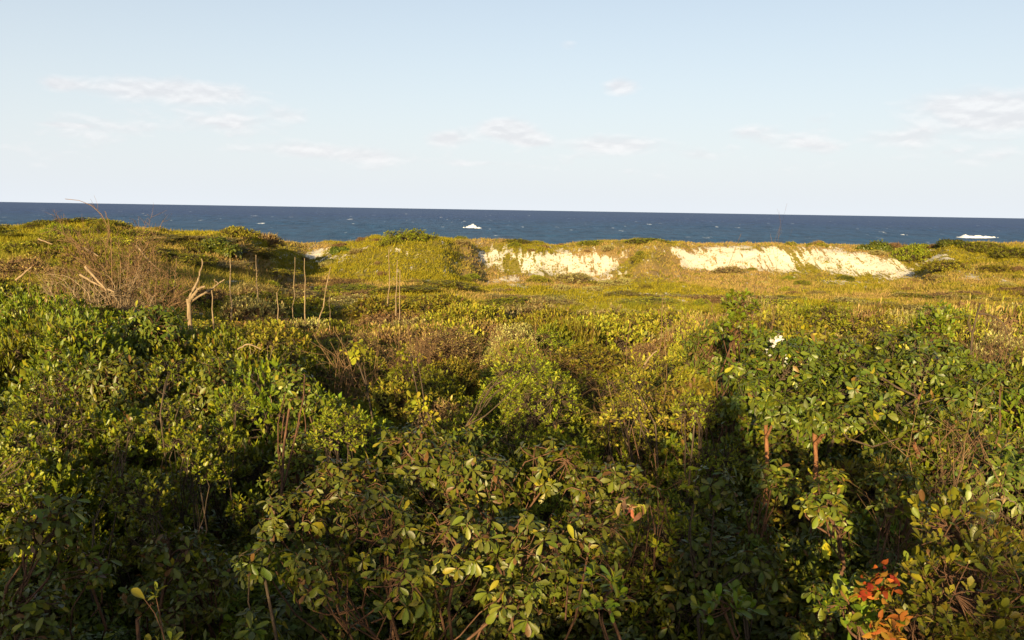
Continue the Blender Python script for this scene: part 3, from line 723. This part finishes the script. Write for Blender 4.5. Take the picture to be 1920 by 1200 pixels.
def scatter():
    g = np.random.default_rng(77)
    occ = []
    def top_row(px, y):      # how high the thicket reaches in the photograph, by distance
        return None
    y = 4.2
    while y < 50:
        step = np.interp(y, [4, 10, 20, 35, 50], [.95, 1.15, 1.3, 1.75, 2.1])
        half = y * .66 + 1.2
        x = -half + g.uniform(0, step)
        while x < half:
            xx, yy = x + g.normal(0, step * .22), y + g.normal(0, step * .25)
            x += step * g.uniform(.85, 1.25)
            if yy < 4.0: continue
            u = xx / yy; px = 960 + F * u
            # height of plant tops above ground, by distance
            hh = np.interp(yy, [4, 6, 9, 13, 20, 28, 40, 50], [1.0, 1.35, 1.75, 2.0, 1.45, .95, .62, .45])
            if px < 560: hh *= np.interp(yy, [8, 13, 22, 40], [1.0, 1.05, .85, .8])
            if px > 1350: hh *= np.interp(yy, [8, 12, 20, 30], [1.0, 1.05, 1.1, 1.0])
            if 560 < px < 1300: hh *= np.interp(yy, [8, 11, 14, 20], [1.0, .95, .75, .85])
            hh *= g.uniform(.72, 1.12) if yy < 14 else g.uniform(.42, 1.3)
            if yy > 33: hh *= .62
            # keep the dark hollow and the wide shrub's place open
            zt = gz(xx, yy) + hh; ppx, ppy = project(np.array([xx]), np.array([yy]), np.array([zt]))
            if yy < 8:
                lim = np.interp(px, [-200, 0, 250, 300, 520, 560, 780, 1000, 1200, 1260, 1480, 1560, 1900, 2200],
                                    [830, 850, 900, 960, 960, 900, 930, 950, 930, 900, 900, 960, 980, 980])
                if ppy[0] < lim:
                    hh *= max(.35, 1 - (lim - ppy[0]) / 420)
            rowlim = np.interp(px, [-200, 0, 130, 250, 350, 520, 700, 900, 1150, 1300, 1420, 1600, 1750, 1920, 2200],
                                   [535, 535, 530, 560, 595, 600, 610, 600, 590, 585, 560, 570, 560, 555, 550])
            zmax = P(px, rowlim, yy)[2] - gz(xx, yy)
            if yy < 26: hh = min(hh, max(.45, zmax * g.uniform(.86, 1.0)))
            n = float(fbm(xx * .22, yy * .22, 61, 2)[()] if np.ndim(fbm(xx * .22, yy * .22, 61, 2)) == 0 else fbm(xx * .22, yy * .22, 61, 2))
            r = g.random()
            if yy < 7.5: k = 'obovate' if r < .5 else ('broad' if r < .8 else 'fine')
            elif yy < 15:
                if px < 600: k = 'upright' if r < .72 else ('obovate' if r < .85 else 'bright')
                elif px < 1250: k = ('fine' if r < .4 else 'olive' if r < .65 else 'dry' if r < .9 else 'obovate') if yy > 10.5 else ('fine' if r < .6 else 'obovate')
                else: k = 'broad' if r < .35 else ('obovate' if r < .6 else 'bright' if r < .8 else 'olive')
            elif yy < 26:
                if px < 420: k = 'upright' if r < .5 else ('olive' if r < .8 else 'dry')
                elif px < 1300: k = 'dry' if r < .42 else ('olive' if r < .82 else ('silver' if r < .88 else 'fine'))
                else: k = 'olive' if r < .4 else ('fine' if r < .6 else ('dry' if r < .85 else 'silver'))
            else:
                if px < 350 and yy < 46: k = 'olive' if r < .5 else ('fine' if r < .72 else 'dry')
                else: k = 'silver' if r < (.3 if yy < 32 else .5) else ('olive' if r < .68 else ('dry' if r < .86 else 'fine'))
            size = 'mid' if yy < 21 else 'far'
            if yy > 26 and px < 520 and g.random() < .5: continue
            if yy > 33 and g.random() < .58: continue
            if 16 < yy <= 33 and g.random() < .12: continue
            nm, lb, gr = KINDS[k]
            row = 'close behind the nearest shrubs' if yy < 10 else 'deep in the thicket' if yy < 15 else 'at the near side of the scrub belt' if yy < 22 else 'midway across the scrub belt' if yy < 34 else 'at the dune foot'
            zone = [z_ for lim_, z_ in ((330, 'below the left dune'), (640, 'before the stakes'), (880, 'before the bush crowned dune'), (1180, 'before the first sand face'), (1300, 'before the grassy spur'), (1740, 'before the large sand face'), (9e9, 'before the far right dune')) if px < lim_][0]
            lb = '%s %s, %s' % (ADJ[k], row, zone)
            s = step * (g.uniform(.70, .98) if yy < 14 else g.uniform(.55, 1.08))
            base_h = 1.5 if size == 'mid' else .55
            place(nm, lb, 'shrub', gr, k, int(g.integers(0, 3)), size, xx, yy, s, hh / base_h, g.uniform(0, 6.28), (g.normal(0, .06), g.normal(0, .06)))
        y += step * .82
scatter()

# ------------------------------------------------------------------ bushes on the dunes
DUNE_BUSH = [
 # px, y ahead, row of base, half width px, height px, species, label
 (768, 62.5, 452, 52, 26, 'fine', 'rounded green bush crowning the middle dune'),
 (735, 60, 462, 30, 16, 'fine', 'smaller bush on the shoulder below the bush crowning the middle dune'),
 (410, 44, 500, 44, 34, 'broad', 'dark green bush on the flank of the left dune'),
 (360, 43, 492, 30, 22, 'fine', 'green bush beside the dark bush on the left dune'),
 (450, 49, 446, 40, 22, 'olive', 'tawny bush rounding off the end of the left dune'),
 (500, 54, 470, 40, 26, 'dry', 'brown bush on the seaward shoulder of the left dune'),
 (190, 45, 424, 30, 14, 'fine', 'green bush on the very top of the left dune'),
 (80, 45, 430, 40, 16, 'fine', 'green bush on the crest of the left dune near its end'),
 (640, 62, 492, 24, 14, 'broad', 'dark low bush beside the small sand hollow'),
 (970, 74, 459, 34, 9, 'fine', 'low green bush on the rim above the first sand face'),
 (1110, 74, 459, 30, 10, 'fine', 'low bush where the grassy spur begins'),
 (1215, 72, 458, 46, 9, 'fine', 'flat green bush along the top of the grassy spur'),
 (1480, 75, 476, 14, 12, 'olive', 'small bush splitting the large sand face'),
 (1585, 63, 534, 19, 9, 'broad', 'lone dark bush on the dune floor below the sand face'),
 (1640, 75, 470, 32, 20, 'broad', 'dark green bush at the upper end of the large sand face'),
 (1705, 72, 486, 38, 30, 'fine', 'thick green bush at the end of the large sand face'),
 (1755, 74, 466, 16, 9, 'dry', 'brown bush behind the thick green bushes'),
 (1790, 72, 478, 34, 13, 'broad', 'deep green bush on the far dune right of the sand'),
 (1770, 62, 518, 44, 20, 'olive', 'olive bush on the slope under the far right sand patch'),
 (1840, 70, 490, 44, 20, 'fine', 'green bush on the far right dune slope'),
 (1900, 66, 490, 44, 20, 'fine', 'green bush spreading past the end of the far right dune'),
 (1720, 75, 470, 26, 16, 'fine', 'rounded bush on the crest beyond the thick green bush'),
 (1680, 77, 464, 24, 12, 'dry', 'low brown bush on the crest above the sand'),
 (1870, 60, 520, 36, 16, 'olive', 'low olive bush near the small lower sand spots'),
 (1370, 66, 516, 36, 14, 'silver', 'straw pale bush at the foot of the large sand face'),
 (1080, 62, 530, 46, 16, 'silver', 'pale straw bush at the foot of the first sand face'),
 (1150, 60, 535, 36, 13, 'silver', 'pale straw bush between the first sand face and the spur'),
 (1010, 61, 534, 30, 12, 'olive', 'olive bush in front of the first sand face'),
 (1540, 76, 466, 14, 8, 'olive', 'tiny bush on the rim of the large sand face'),
]
for i, (px, y, base, hwp, hp, sp_, lb) in enumerate(DUNE_BUSH):
    b = P(px, base, y); s = hwp / F * y; hh = hp / F * y
    x = float(b[0]); top = P(px, base - hp, y)[2]; z0 = gz(x, y)
    sz = hh if px > 1745 else max(hh, top - z0)
    o = place('dune_bush', lb, 'bush', None, sp_, i % 3, 'far', x, y, s, min(sz, hh * 1.2) * .9 / .55, i * 1.3, sink=.08)
def dune_scatter():
    g = np.random.default_rng(99); n = 0
    while n < 130:
        px, y = g.uniform(-60, 1980), g.uniform(38, 78)
        x = (px - 960) / F * y; z = gz(x, y)
        if sandmask(np.array([x]), np.array([y]), np.array([z]))[0] > .3: continue
        left = px < 520
        if left and y > 52: continue
        k = g.choice(['olive', 'fine', 'dry', 'silver'], p=[.34, .30, .2, .16])
        s = g.uniform(.4, 1.0) if left else g.uniform(.3, .8)
        side = 'left dune' if left else ('middle dunes' if px < 1280 else 'right dunes')
        adj = dict(olive='olive', fine='green', dry='brown', silver='straw coloured')[k]
        place('dune_bush', 'small low %s bush among the grass of the %s' % (adj, side), 'bush', 'low %s bushes on the %s' % (adj, side), k, n % 3, 'far', x, y, s, s * g.uniform(.8, 1.25), g.uniform(0, 6.28), sink=.06)
        n += 1
dune_scatter()

# ------------------------------------------------------------------ grass and undergrowth (uncountable)
def grass(name, label, n, ylim, seed, hmul, wmul, cols, sandy, blades=4):
    g = np.random.default_rng(seed)
    y = g.uniform(ylim[0] ** .8, ylim[1] ** .8, n) ** (1 / .8); px = g.uniform(-160, 2080, n)
    x = (px - 960) / F * y; z = ground(x, y)
    sm = sandmask(x, y, z)
    streak = fbm((x * math.cos(.66) + y * math.sin(.66)) * 1.3, (y * math.cos(.66) - x * math.sin(.66)) * .25, 41, 3)
    keep = (g.random(n) > sm * 1.02) | ((streak > .56) & (g.random(n) < .35))
    keep &= ~((sm > .3) & (g.random(n) < .55) & (streak < .56))
    x, y, z, px = x[keep], y[keep], z[keep], px[keep]; n = len(x)
    br = dryness(x, y)
    patch = fbm(x * .45, y * .45, 71, 3)
    cols = np.array(cols); w = np.clip((br - .44) / .2 + (patch - .5) * 1.4, 0, 1)[:, None]
    c = cols[0] * (1 - w) + cols[1] * w
    mix = g.random((n, 1)) < .22; c = np.where(mix, cols[2], c) * g.uniform(.7, 1.25, (n, 1))
    h = hmul * g.uniform(.5, 1.3, n) * (.6 + .9 * patch); wd = wmul * g.uniform(.6, 1.3, n)
    B = np.repeat(np.stack([x, y, z - .02], -1), blades, 0) + g.normal(0, 1, (n * blades, 3)) * np.array([.10, .10, 0]) * (hmul / .2)
    D = unit(g.normal(0, 1, (n * blades, 3)) * np.array([.6, .6, .25]) + np.array([.12, .1, .95]))
    S = unit(np.cross(D, unit(g.normal(0, 1, (n * blades, 3)))))
    H = np.repeat(h, blades)[:, None] * g.uniform(.7, 1.2, (n * blades, 1)); Wd = np.repeat(wd, blades)[:, None]
    V = np.stack([B - S * Wd, B + S * Wd, B + D * H], 1).reshape(-1, 3)
    Fc = np.arange(len(V)).reshape(-1, 3)
    o = obj(name, mesh_np(name, V, Fc, M_GRASS, np.repeat(np.repeat(c, blades, 0), 3, 0)))
    tag(o, label, 'grass', kind='stuff')
G_GREEN, G_TAN, G_OLIVE = (.27, .245, .014), (.37, .275, .085), (.20, .205, .016)
grass('dune_grass', 'short yellow green and tawny grass covering the dunes', 95000, (38, 84), 11, .20, .030, [G_GREEN, G_TAN, G_OLIVE], True)
grass('undergrowth', 'dry grass and low growth between the scrub bushes', 52000, (9, 42), 12, .30, .012, [(.19, .18, .014), (.33, .215, .065), (.155, .16, .014)], False)

# ------------------------------------------------------------------ dead wood, stakes, stalks
def polytube(pts, r0, r1, sides=6, wob=.0, seed=0, k=9):
    pts = np.array(pts, float); g = np.random.default_rng(seed)
    s = np.r_[0, np.cumsum(np.linalg.norm(np.diff(pts, axis=0), axis=1))]
    t = np.linspace(0, s[-1], max(k, len(pts)))
    q = np.stack([np.interp(t, s, pts[:, i]) for i in range(3)], -1)
    if len(pts) > 2:
        for _ in range(2): q[1:-1] = (q[:-2] + q[1:-1] * 2 + q[2:]) / 4
    q[1:-1] += g.normal(0, wob, (len(q) - 2, 3))
    return tubes(q[None], np.linspace(r0, r1, len(q))[None] * g.uniform(.88, 1.12, (1, len(q))), sides)
STAKES = [ # top pixel, bottom pixel, metres ahead, radius, label
 ((431, 485), (432, 560), 25, .026, 'straight pale stake standing between the forked stump and the leaning stake'),
 ((480, 478), (488, 548), 27, .026, 'pale stake leaning slightly, beside the straight pale stake'),
 ((331, 486), (322, 536), 24, .020, 'short thin stick behind the forked stump'),
 ((553, 482), (549, 556), 27, .018, 'thin crooked stick just before the slim straight post'),
 ((571, 484), (572, 578), 26, .024, 'slim straight post with a slanting stick beside it'),
 ((620, 500), (592, 580), 26, .024, 'slanting stick leaning away from the slim straight post'),
 ((519, 548), (521, 585), 22, .022, 'short stub of a stick in the brown scrub'),
 ((619, 552), (618, 590), 23, .020, 'short stub of a stick under the slanting stick'),
 ((729, 468), (725, 548), 32, .024, 'lone tall stick in front of the bush crowned dune'),
 ((745, 488), (741, 560), 28, .024, 'taller of two paired sticks under the bush crowned dune'),
 ((750, 506), (747, 562), 27.5, .022, 'shorter of two paired sticks under the bush crowned dune'),
 ((1243, 552), (1243, 612), 17, .012, 'brown dry stalk standing in the olive scrub below the spur'),
 ((1247, 560), (1249, 640), 16.5, .010, 'thin forked dry stalk beside the brown dry stalk'),
 ((396, 540), (399, 566), 20, .024, 'short broken stick beside the forked stump'),
]
for i, (a, b, y, r, lb) in enumerate(STAKES):
    pa, pb = P(*a, y), P(*b, y); pb2 = pb + (pb - pa) * .25
    zz = gz(pb2[0], y)
    if pb2[2] > zz: pb2 = pb2 + np.array([0, 0, zz - .05 - pb2[2]])
    g = np.random.default_rng(i + 500)
    mid = (pa + pb2) / 2 + g.normal(0, .06, 3)
    o = mid * 0 + pb2
    v, f = polytube([pb2 - o, mid - o, pa - o], r * 1.05, r * .45, 7, .013, i, 9)
    st = obj('dry_stick', mesh_np('dry_stick', v, f, M_BARK_DEAD if y > 18 else M_TWIG_DRY, smooth=True), loc=o); tag(st, lb, 'stick')

def traced(name, label, cat, lines, mat, group=None, part='branch', base=None):
    """a dead plant whose limbs follow polylines of (px, py, metres ahead); first line is the trunk"""
    p0 = P(*lines[0][0][0]); root_z = gz(p0[0], p0[1])
    o = np.array([p0[0], p0[1], root_z])
    e = obj(name, None, loc=o); tag(e, label, cat, group)
    for i, (pts, r0, r1, nm) in enumerate(lines):
        W = [P(*q) - o for q in pts]
        if i == 0: W = [np.array([W[0][0], W[0][1], -.05])] + W
        v, f = polytube(W, r0, r1, 8, .006, i, 14)
        obj(nm, mesh_np(nm, v, f, mat, smooth=True), e)
    return e
traced('forked_stump', 'pale twisted dead stump forking into a long thin arm above the left thicket', 'dead tree', [
  ([(357, 602, 17), (354, 580, 17), (353, 560, 17)], .055, .045, 'trunk'),
  ([(353, 562, 17), (362, 545, 17), (372, 525, 17.1), (379, 500, 17.2), (378, 485, 17.2)], .032, .011, 'branch'),
  ([(354, 566, 17), (366, 550, 16.9), (374, 540, 16.8), (385, 537, 16.8)], .04, .022, 'branch'),
  ([(362, 562, 17), (378, 552, 17), (400, 540, 17.2), (421, 524, 17.3)], .03, .012, 'branch'),
  ([(410, 532, 17.2), (404, 527, 17.2), (401, 524, 17.2)], .012, .008, 'twig')], M_BARK_DEAD)
traced('grass_stalk', 'tall dry flower stalk arching over the left dune against the sea', 'stalk', [
  ([(208, 455, 21), (207, 425, 21), (200, 405, 21), (186, 388, 21), (170, 378, 21), (148, 371, 21), (122, 373, 21)], .016, .006, 'stem'),
  ([(206, 432, 21), (203, 412, 21), (196, 396, 21)], .010, .006, 'stem')], M_TWIG_DRY)
traced('dead_sapling', 'reddish bare curved trunk in the dry brush at the right edge of the thicket', 'dead tree', [
  ([(1822, 660, 12), (1820, 630, 12), (1826, 605, 12), (1834, 580, 12), (1838, 568, 12)], .03, .012, 'trunk'),
  ([(1822, 625, 12), (1815, 605, 12), (1818, 590, 12)], .012, .006, 'branch'),
  ([(1832, 588, 12), (1860, 590, 11.9), (1885, 610, 11.8), (1892, 640, 11.8)], .014, .006, 'branch')], M_BARK_GREY)

def twig_plant(name, label, cat, px, y, base_py, top_py, spread, n, mat, seed, r=.006, sub=4, lean=0.0, arch=.0):
    """bare many-stemmed plant: stems then side twigs"""
    g = np.random.default_rng(seed)
    b = P(px, base_py, y); z0 = gz(b[0], y); H = P(px, top_py, y)[2] - z0
    p0 = np.zeros((n, 3)); p0[:, :2] = g.normal(0, .08 * spread, (n, 2)); p0[:, 2] = -.05
    q0 = np.stack([g.uniform(-1, 1, n) * spread + lean, g.uniform(-.6, .6, n) * spread, H * g.uniform(.55, 1.0, n)], -1)
    lp = bend(p0, q0, g, 7, .10, arch)
    e = obj(name, None, loc=(b[0], y, z0)); tag(e, label, cat)
    for q in range(n): obj('stem', mesh_np('stem', *tubes(lp[q:q + 1], np.linspace(1.6, .5, 7)[None] * r * g.uniform(.7, 1.3), 5), mat), e)
    k = np.repeat(np.arange(n), sub); j = g.integers(2, 6, n * sub)
    s = lp[k, j]; L = H * g.uniform(.10, .34, (n * sub, 1))
    d = unit(unit(lp[k, 6] - lp[k, 0]) * .8 + g.normal(0, .6, (n * sub, 3)))
    tp = bend(s, s + d * L, g, 4, .12)
    s2 = np.repeat(tp[:, 2], 2, 0); d2 = unit(np.repeat(d, 2, 0) + g.normal(0, .6, (len(s2), 3)))
    tv = merge([tubes(tp, np.linspace(.7, .3, 4)[None] * r * np.ones((n * sub, 1)), 3),
                tubes(bend(s2, s2 + d2 * np.repeat(L, 2, 0) * .5, g, 3, .1), np.array([[.4, .3, .2]]) * r * np.ones((len(s2), 1)), 3)])
    tag(obj('twigs', mesh_np('twigs', tv[0], tv[1], mat), e), kind='stuff')
    return e
twig_plant('dead_brush', 'big tangle of grey dead branches sprawling over the left dune', 'dead brush', 225, 22, 600, 438, 1.5, 34, M_TWIG_DRY, 1, .011, 8, -.2, .30)
twig_plant('dead_brush', 'low mat of bleached dead branches at the foot of the big grey tangle', 'dead brush', 190, 20.5, 600, 515, 1.5, 30, M_BARK_DEAD, 21, .012, 6, -.2, .15)
twig_plant('dead_brush', 'dark dead twigs spreading from the big tangle toward the forked stump', 'dead brush', 290, 21, 600, 490, 1.0, 26, M_TWIG_DRY, 22, .010, 7, .2, .2)
twig_plant('dead_brush', 'smaller tangle of dead branches beside the big grey tangle', 'dead brush', 255, 20.5, 610, 500, .55, 20, M_BARK_DEAD, 2, .009, 6)
twig_plant('dead_brush', 'brown dead twigs above the leaves at the far end of the left dune', 'dead brush', 110, 21, 590, 470, .7, 16, M_TWIG_DRY, 3, .008, 6)
twig_plant('bare_twig_shrub', 'thin bare twigs reaching up against the sea in front of the large sand face', 'twigs', 1375, 14, 640, 425, .55, 8, M_TWIG_DRY, 4, .0042, 4)
twig_plant('bare_twig_shrub', 'fainter bare twigs fanning beside those against the sea', 'twigs', 1440, 15, 640, 480, .6, 9, M_TWIG_DRY, 5, .004, 4)
twig_plant('dead_brush', 'wiry brown dead brush between the copper trunks and the paddle leaf shrub', 'dead brush', 1790, 6.2, 1050, 800, .38, 26, M_TWIG_DRY, 6, .0045, 7, -.1)
twig_plant('dead_brush', 'reddish brown bare brush around the bare curved trunk', 'dead brush', 1880, 12.5, 800, 580, .7, 30, M_TWIG_DRY, 7, .006, 7)
twig_plant('dead_brush', 'brown twigs poking from the scrub in front of the paired sticks', 'dead brush', 775, 17, 700, 580, .5, 18, M_TWIG_DRY, 8, .006, 6)
twig_plant('dead_brush', 'matted dead twigs on the scrub behind the small leaf dome', 'dead brush', 985, 15, 760, 615, .7, 26, M_TWIG_DRY, 9, .006, 7)
twig_plant('dead_brush', 'bare reddish twigs rising from the right side of the wide olive shrub', 'dead brush', 1190, 6.6, 1000, 800, .28, 12, M_BARK_RED, 10, .005, 5, .05)
twig_plant('dead_brush', 'dead twigs on the olive shrub in front of the shade column', 'dead brush', 1190, 10.5, 850, 655, .5, 16, M_TWIG_DRY, 11, .0055, 6)
twig_plant('dead_brush', 'bare pale branching twigs in the scrub behind the sunlit hanging leaves', 'dead brush', 460, 12.5, 760, 630, .5, 12, M_BARK_DEAD, 12, .006, 5)
twig_plant('dead_brush', 'grey dead twigs in the olive scrub behind the yellow leaved shrub', 'dead brush', 640, 13.5, 730, 612, .7, 20, M_TWIG_DRY, 13, .006, 6)
LOGS = [([(160, 500, 20), (200, 545, 19.8)], .035, 'fallen pale branch slanting through the left thicket leaves'),
        ([(150, 515, 20), (185, 535, 19.9), (215, 548, 19.8)], .028, 'fallen grey branch crossed by the slanting pale branch'),
        ([(72, 448, 28), (98, 458, 28)], .03, 'short bleached branch lying on the left dune crest'),
        ([(158, 465, 26), (184, 480, 26)], .04, 'bleached branch stub lying below the grey tangle'),
        ([(255, 460, 24), (280, 490, 24), (300, 508, 24)], .03, 'split bleached branch with a torn end beside the grey tangle'),
        ([(30, 525, 21), (60, 500, 21)], .03, 'pale branch leaning out of the leaves at the left edge'),
        ([(445, 655, 11.2), (465, 643, 11.2), (490, 655, 11.2)], .012, 'thin pale arching twig over the left thicket'),
        ([(1205, 690, 9.3), (1220, 668, 9.3), (1232, 658, 9.3)], .012, 'pale curved twig on the olive shrub'),
        ([(1860, 938, 5.6), (1890, 932, 5.6), (1918, 960, 5.5)], .006, 'pale arching stem over the paddle leaf shrub')]
for i, (pts, r, lb) in enumerate(LOGS):
    W = [P(*q) for q in pts]; o = np.array(W[0]); v, f = polytube([w - o for w in W], r, r * .55, 7, .006, 40 + i, 10)
    tag(obj('dead_branch', mesh_np('dead_branch', v, f, M_BARK_DEAD, smooth=True), loc=o), lb, 'branch')

# ------------------------------------------------------------------ parts added to the near shrubs
def extra_leaves(idx, name, label, pts, col, L, W, seed, mat, n=6, spread=1.0, droop=.3):
    """sprays of special leaves (dead orange, yellow, flowers) as single parts of a shrub"""
    root, G = SHR[idx]; g = np.random.default_rng(seed); ms = []
    r = W / L
    for v_ in range(6):
        t = np.array([0, .15, .4, .65, .87, 1.0]); w = np.array([.05, .28, .48, .47, .28, 0]) * r
        cv = g.uniform(.1, .4); V, Fc = [], []
        for tt, ww in zip(t, w):
            for s in (-1, 0, 1): V.append((s * ww, tt, abs(s) * ww * g.uniform(.2, .9) - cv * tt * tt))
        for j in range(len(t) - 1):
            for s in range(2):
                a = j * 3 + s; Fc += [(a, a + 1, a + 4), (a, a + 4, a + 3)]
        c = np.array(col) * (g.uniform([.55, .5, .5], [1.15, 1.7, 1.3]) if 'dead' in name else g.uniform(.85, 1.15))
        ms.append(mesh_np(name, np.array(V), Fc, mat, np.repeat(c[None], len(V), 0), smooth=True))
    for (px, py, y) in pts:
        c = P(px, py, y) - np.array(root.location)
        for k in range(n):
            d = unit(g.normal(0, 1, 3) * np.array([1, 1, .7]) * spread + np.array([0, -.4, .2 - droop])); nn = unit(np.cross(d, unit(g.normal(0, 1, 3)))); s = np.cross(d, nn)
            Lk = L * g.uniform(.75, 1.2); b = c + g.normal(0, .022, 3)
            M = Matrix.Identity(4)
            for r_ in range(3): M[r_][0] = s[r_] * Lk; M[r_][1] = d[r_] * Lk; M[r_][2] = nn[r_] * Lk; M[r_][3] = b[r_]
            lo = bpy.data.objects.new(name, ms[int(g.integers(0, 6))]); lo.parent = root; lo.matrix_basis = M; COL.objects.link(lo)
            if label: lo['label'] = label
M_DEADLEAF = leaf_material('dead_leaf', .7, .2, .3, randv=.4)
M_PETAL = leaf_material('petal', .6, .2, .3, randv=.1)
extra_leaves(5, 'dead_leaf', 'curled orange dead leaf', [(1650, 1072, 4.2), (1632, 1095, 4.2), (1662, 1100, 4.15), (1612, 1100, 4.2), (1672, 1085, 4.2)], (.27, .070, .012), .062, .028, 61, M_DEADLEAF, 11)
extra_leaves(5, 'dead_leaf', 'curled orange dead leaf', [(1660, 1165, 3.95), (1680, 1180, 3.95), (1648, 1190, 3.95), (1690, 1160, 3.95), (1668, 1195, 3.95)], (.25, .068, .013), .058, .027, 62, M_DEADLEAF, 11)
extra_leaves(6, 'yellow_leaf', 'bright yellow drooping leaf', [(1550, 1015, 5.2), (1541, 1018, 5.2)], (.34, .32, .012), .085, .042, 63, M_LEAF_DULL, 2, .35, .9)
extra_leaves(0, 'dead_leaf', 'withered beige leaf', [(1162, 940, 5.0), (1185, 945, 5.0), (1200, 950, 5.0)], (.36, .20, .07), .07, .03, 64, M_DEADLEAF, 5, .6, .8)
extra_leaves(7, 'flower', 'white blossom', [(1453, 637, 7.3), (1457, 632, 7.3), (1450, 643, 7.3)], (.62, .57, .54), .036, .026, 65, M_PETAL, 6, 1.0, 0)
extra_leaves(7, 'flower', 'white blossom', [(1472, 672, 7.2), (1442, 660, 7.25)], (.62, .58, .50), .028, .018, 66, M_PETAL, 4, 1.0, .4)

# trunks of the two copper barked trees
def trunk(idx, lines):
    root, G = SHR[idx]; o = np.array(root.location)
    for i, (pts, r0, r1) in enumerate(lines):
        W = [P(*q) - o for q in pts]
        if i == 0: W = [np.array([W[0][0], W[0][1], -.05])] + W
        v, f = polytube(W, r0, r1, 9, .005, 80 + i, 14)
        obj('trunk' if i == 0 else 'limb', mesh_np('trunk', v, f, M_BARK_COPPER, smooth=True), root)
trunk(7, [([(1440, 860, 7.5), (1437, 825, 7.5), (1430, 795, 7.6), (1450, 740, 7.9)], .026, .016), ([(1437, 820, 7.5), (1460, 770, 7.7), (1500, 730, 7.9)], .014, .009)])
trunk(8, [([(1532, 880, 7.3), (1531, 845, 7.3), (1528, 825, 7.3), (1520, 790, 7.5), (1540, 740, 7.8)], .034, .016), ([(1530, 832, 7.3), (1546, 810, 7.4), (1600, 760, 7.7)], .020, .012),
          ([(1722, 860, 7.6), (1712, 815, 7.6), (1700, 790, 7.6), (1725, 740, 7.7)], .02, .012)])

# ------------------------------------------------------------------ the lookout the picture is taken from, and unseen trees added behind the viewer for shade
M_PLASTER = bark_material('plaster', (.50, .47, .42), (.62, .59, .53), 3)
def box_mesh(name, boxes, mat):
    V, Fc = [], []
    for (x0, x1, y0, y1, z0, z1) in boxes:
        o = len(V); V += [(x, y, z) for z in (z0, z1) for y in (y0, y1) for x in (x0, x1)]
        Fc += [[o + a for a in q] for q in ((0, 2, 3, 1), (4, 5, 7, 6), (0, 1, 5, 4), (2, 6, 7, 3), (0, 4, 6, 2), (1, 3, 7, 5))]
    return mesh_np(name, np.array(V, float), np.array(Fc), mat)
lk = obj('lookout_terrace', None, loc=(0, -1.5, 5.0)); tag(lk, 'plastered lookout terrace under the viewer', 'terrace')
obj('base', box_mesh('base', [(-1.6, 1.6, -1.6, .9, -.1, 2.35)], M_PLASTER), lk)
def added_shade_tree(label, x, y, h, rx, zb, lean=0.0):  # out of view, added only to block sun from parts of the foreground
    e = obj('added_shade_tree', None, loc=(x, y, gz(x, y))); tag(e, label, 'tree', 'unseen trees added behind the viewer for shade')
    v, f = polytube([(0, 0, -.05), (.05, .02, h * .4), (0, 0, h * .75)], .06, .03, 8, .01, 7, 10)
    obj('trunk', mesh_np('trunk', v, f, M_BARK_GREY, smooth=True), e)
    for k in range(4):
        c = obj('crown', proto('obovate', k % 3, 'mid')[1], e, (0, 0, zb)); c['kind'] = 'stuff'
        c.scale = (rx, rx, (h - zb) / 1.5); c.rotation_euler = (0, 0, k * 1.7)
added_shade_tree('slender unseen tree added behind the lookout terrace to cast the shade column', -.56, -3.7, 4.72, .46, 1.6)  # added in place of the viewer's own cast shadow
added_shade_tree('bushy unseen tree added behind the viewer to shade the hollow, nearer the terrace', -3.75, -1.4, 3.75, 1.0, .6)  # this one and the next are added to darken the left hollow
added_shade_tree('bushy unseen tree added behind the viewer to shade the hollow, away from the terrace', -5.1, -1.6, 3.72, .9, .5)
def sparse_dimming_tree(label, x, y, h, rx, zb):  # unseen and added: loose crowns filter the sun to dim the near shrubs
    e = obj('added_dimming_tree', None, loc=(x, y, gz(x, y))); tag(e, label, 'tree', 'unseen trees added behind the viewer for shade')
    v, f = polytube([(0, 0, -.05), (.06, .02, h * .4), (0, 0, h * .75)], .05, .02, 8, .01, 9, 10)
    obj('trunk', mesh_np('trunk', v, f, M_BARK_GREY, smooth=True), e)
    for k in range(2):
        c = obj('crown', proto('dry', k, 'mid')[k], e, (0, 0, zb)); c['kind'] = 'stuff'
        c.scale = (rx, rx, (h - zb) / 1.5); c.rotation_euler = (0, 0, x)
sparse_dimming_tree('thin twiggy tree added behind the bushy trees to dim the foreground', -3.6, -6.2, 4.75, 1.15, 2.4)
sparse_dimming_tree('thin twiggy tree added behind the slender tree to dim the foreground', -1.7, -6.6, 4.8, 1.1, 2.4)
sparse_dimming_tree('thin twiggy tree added well clear of the slender tree to dim the foreground', .6, -6.0, 4.7, 1.15, 2.4)
sparse_dimming_tree('thin twiggy tree added alone past the terrace to dim the foreground', 2.3, -6.4, 4.7, 1.1, 2.4)
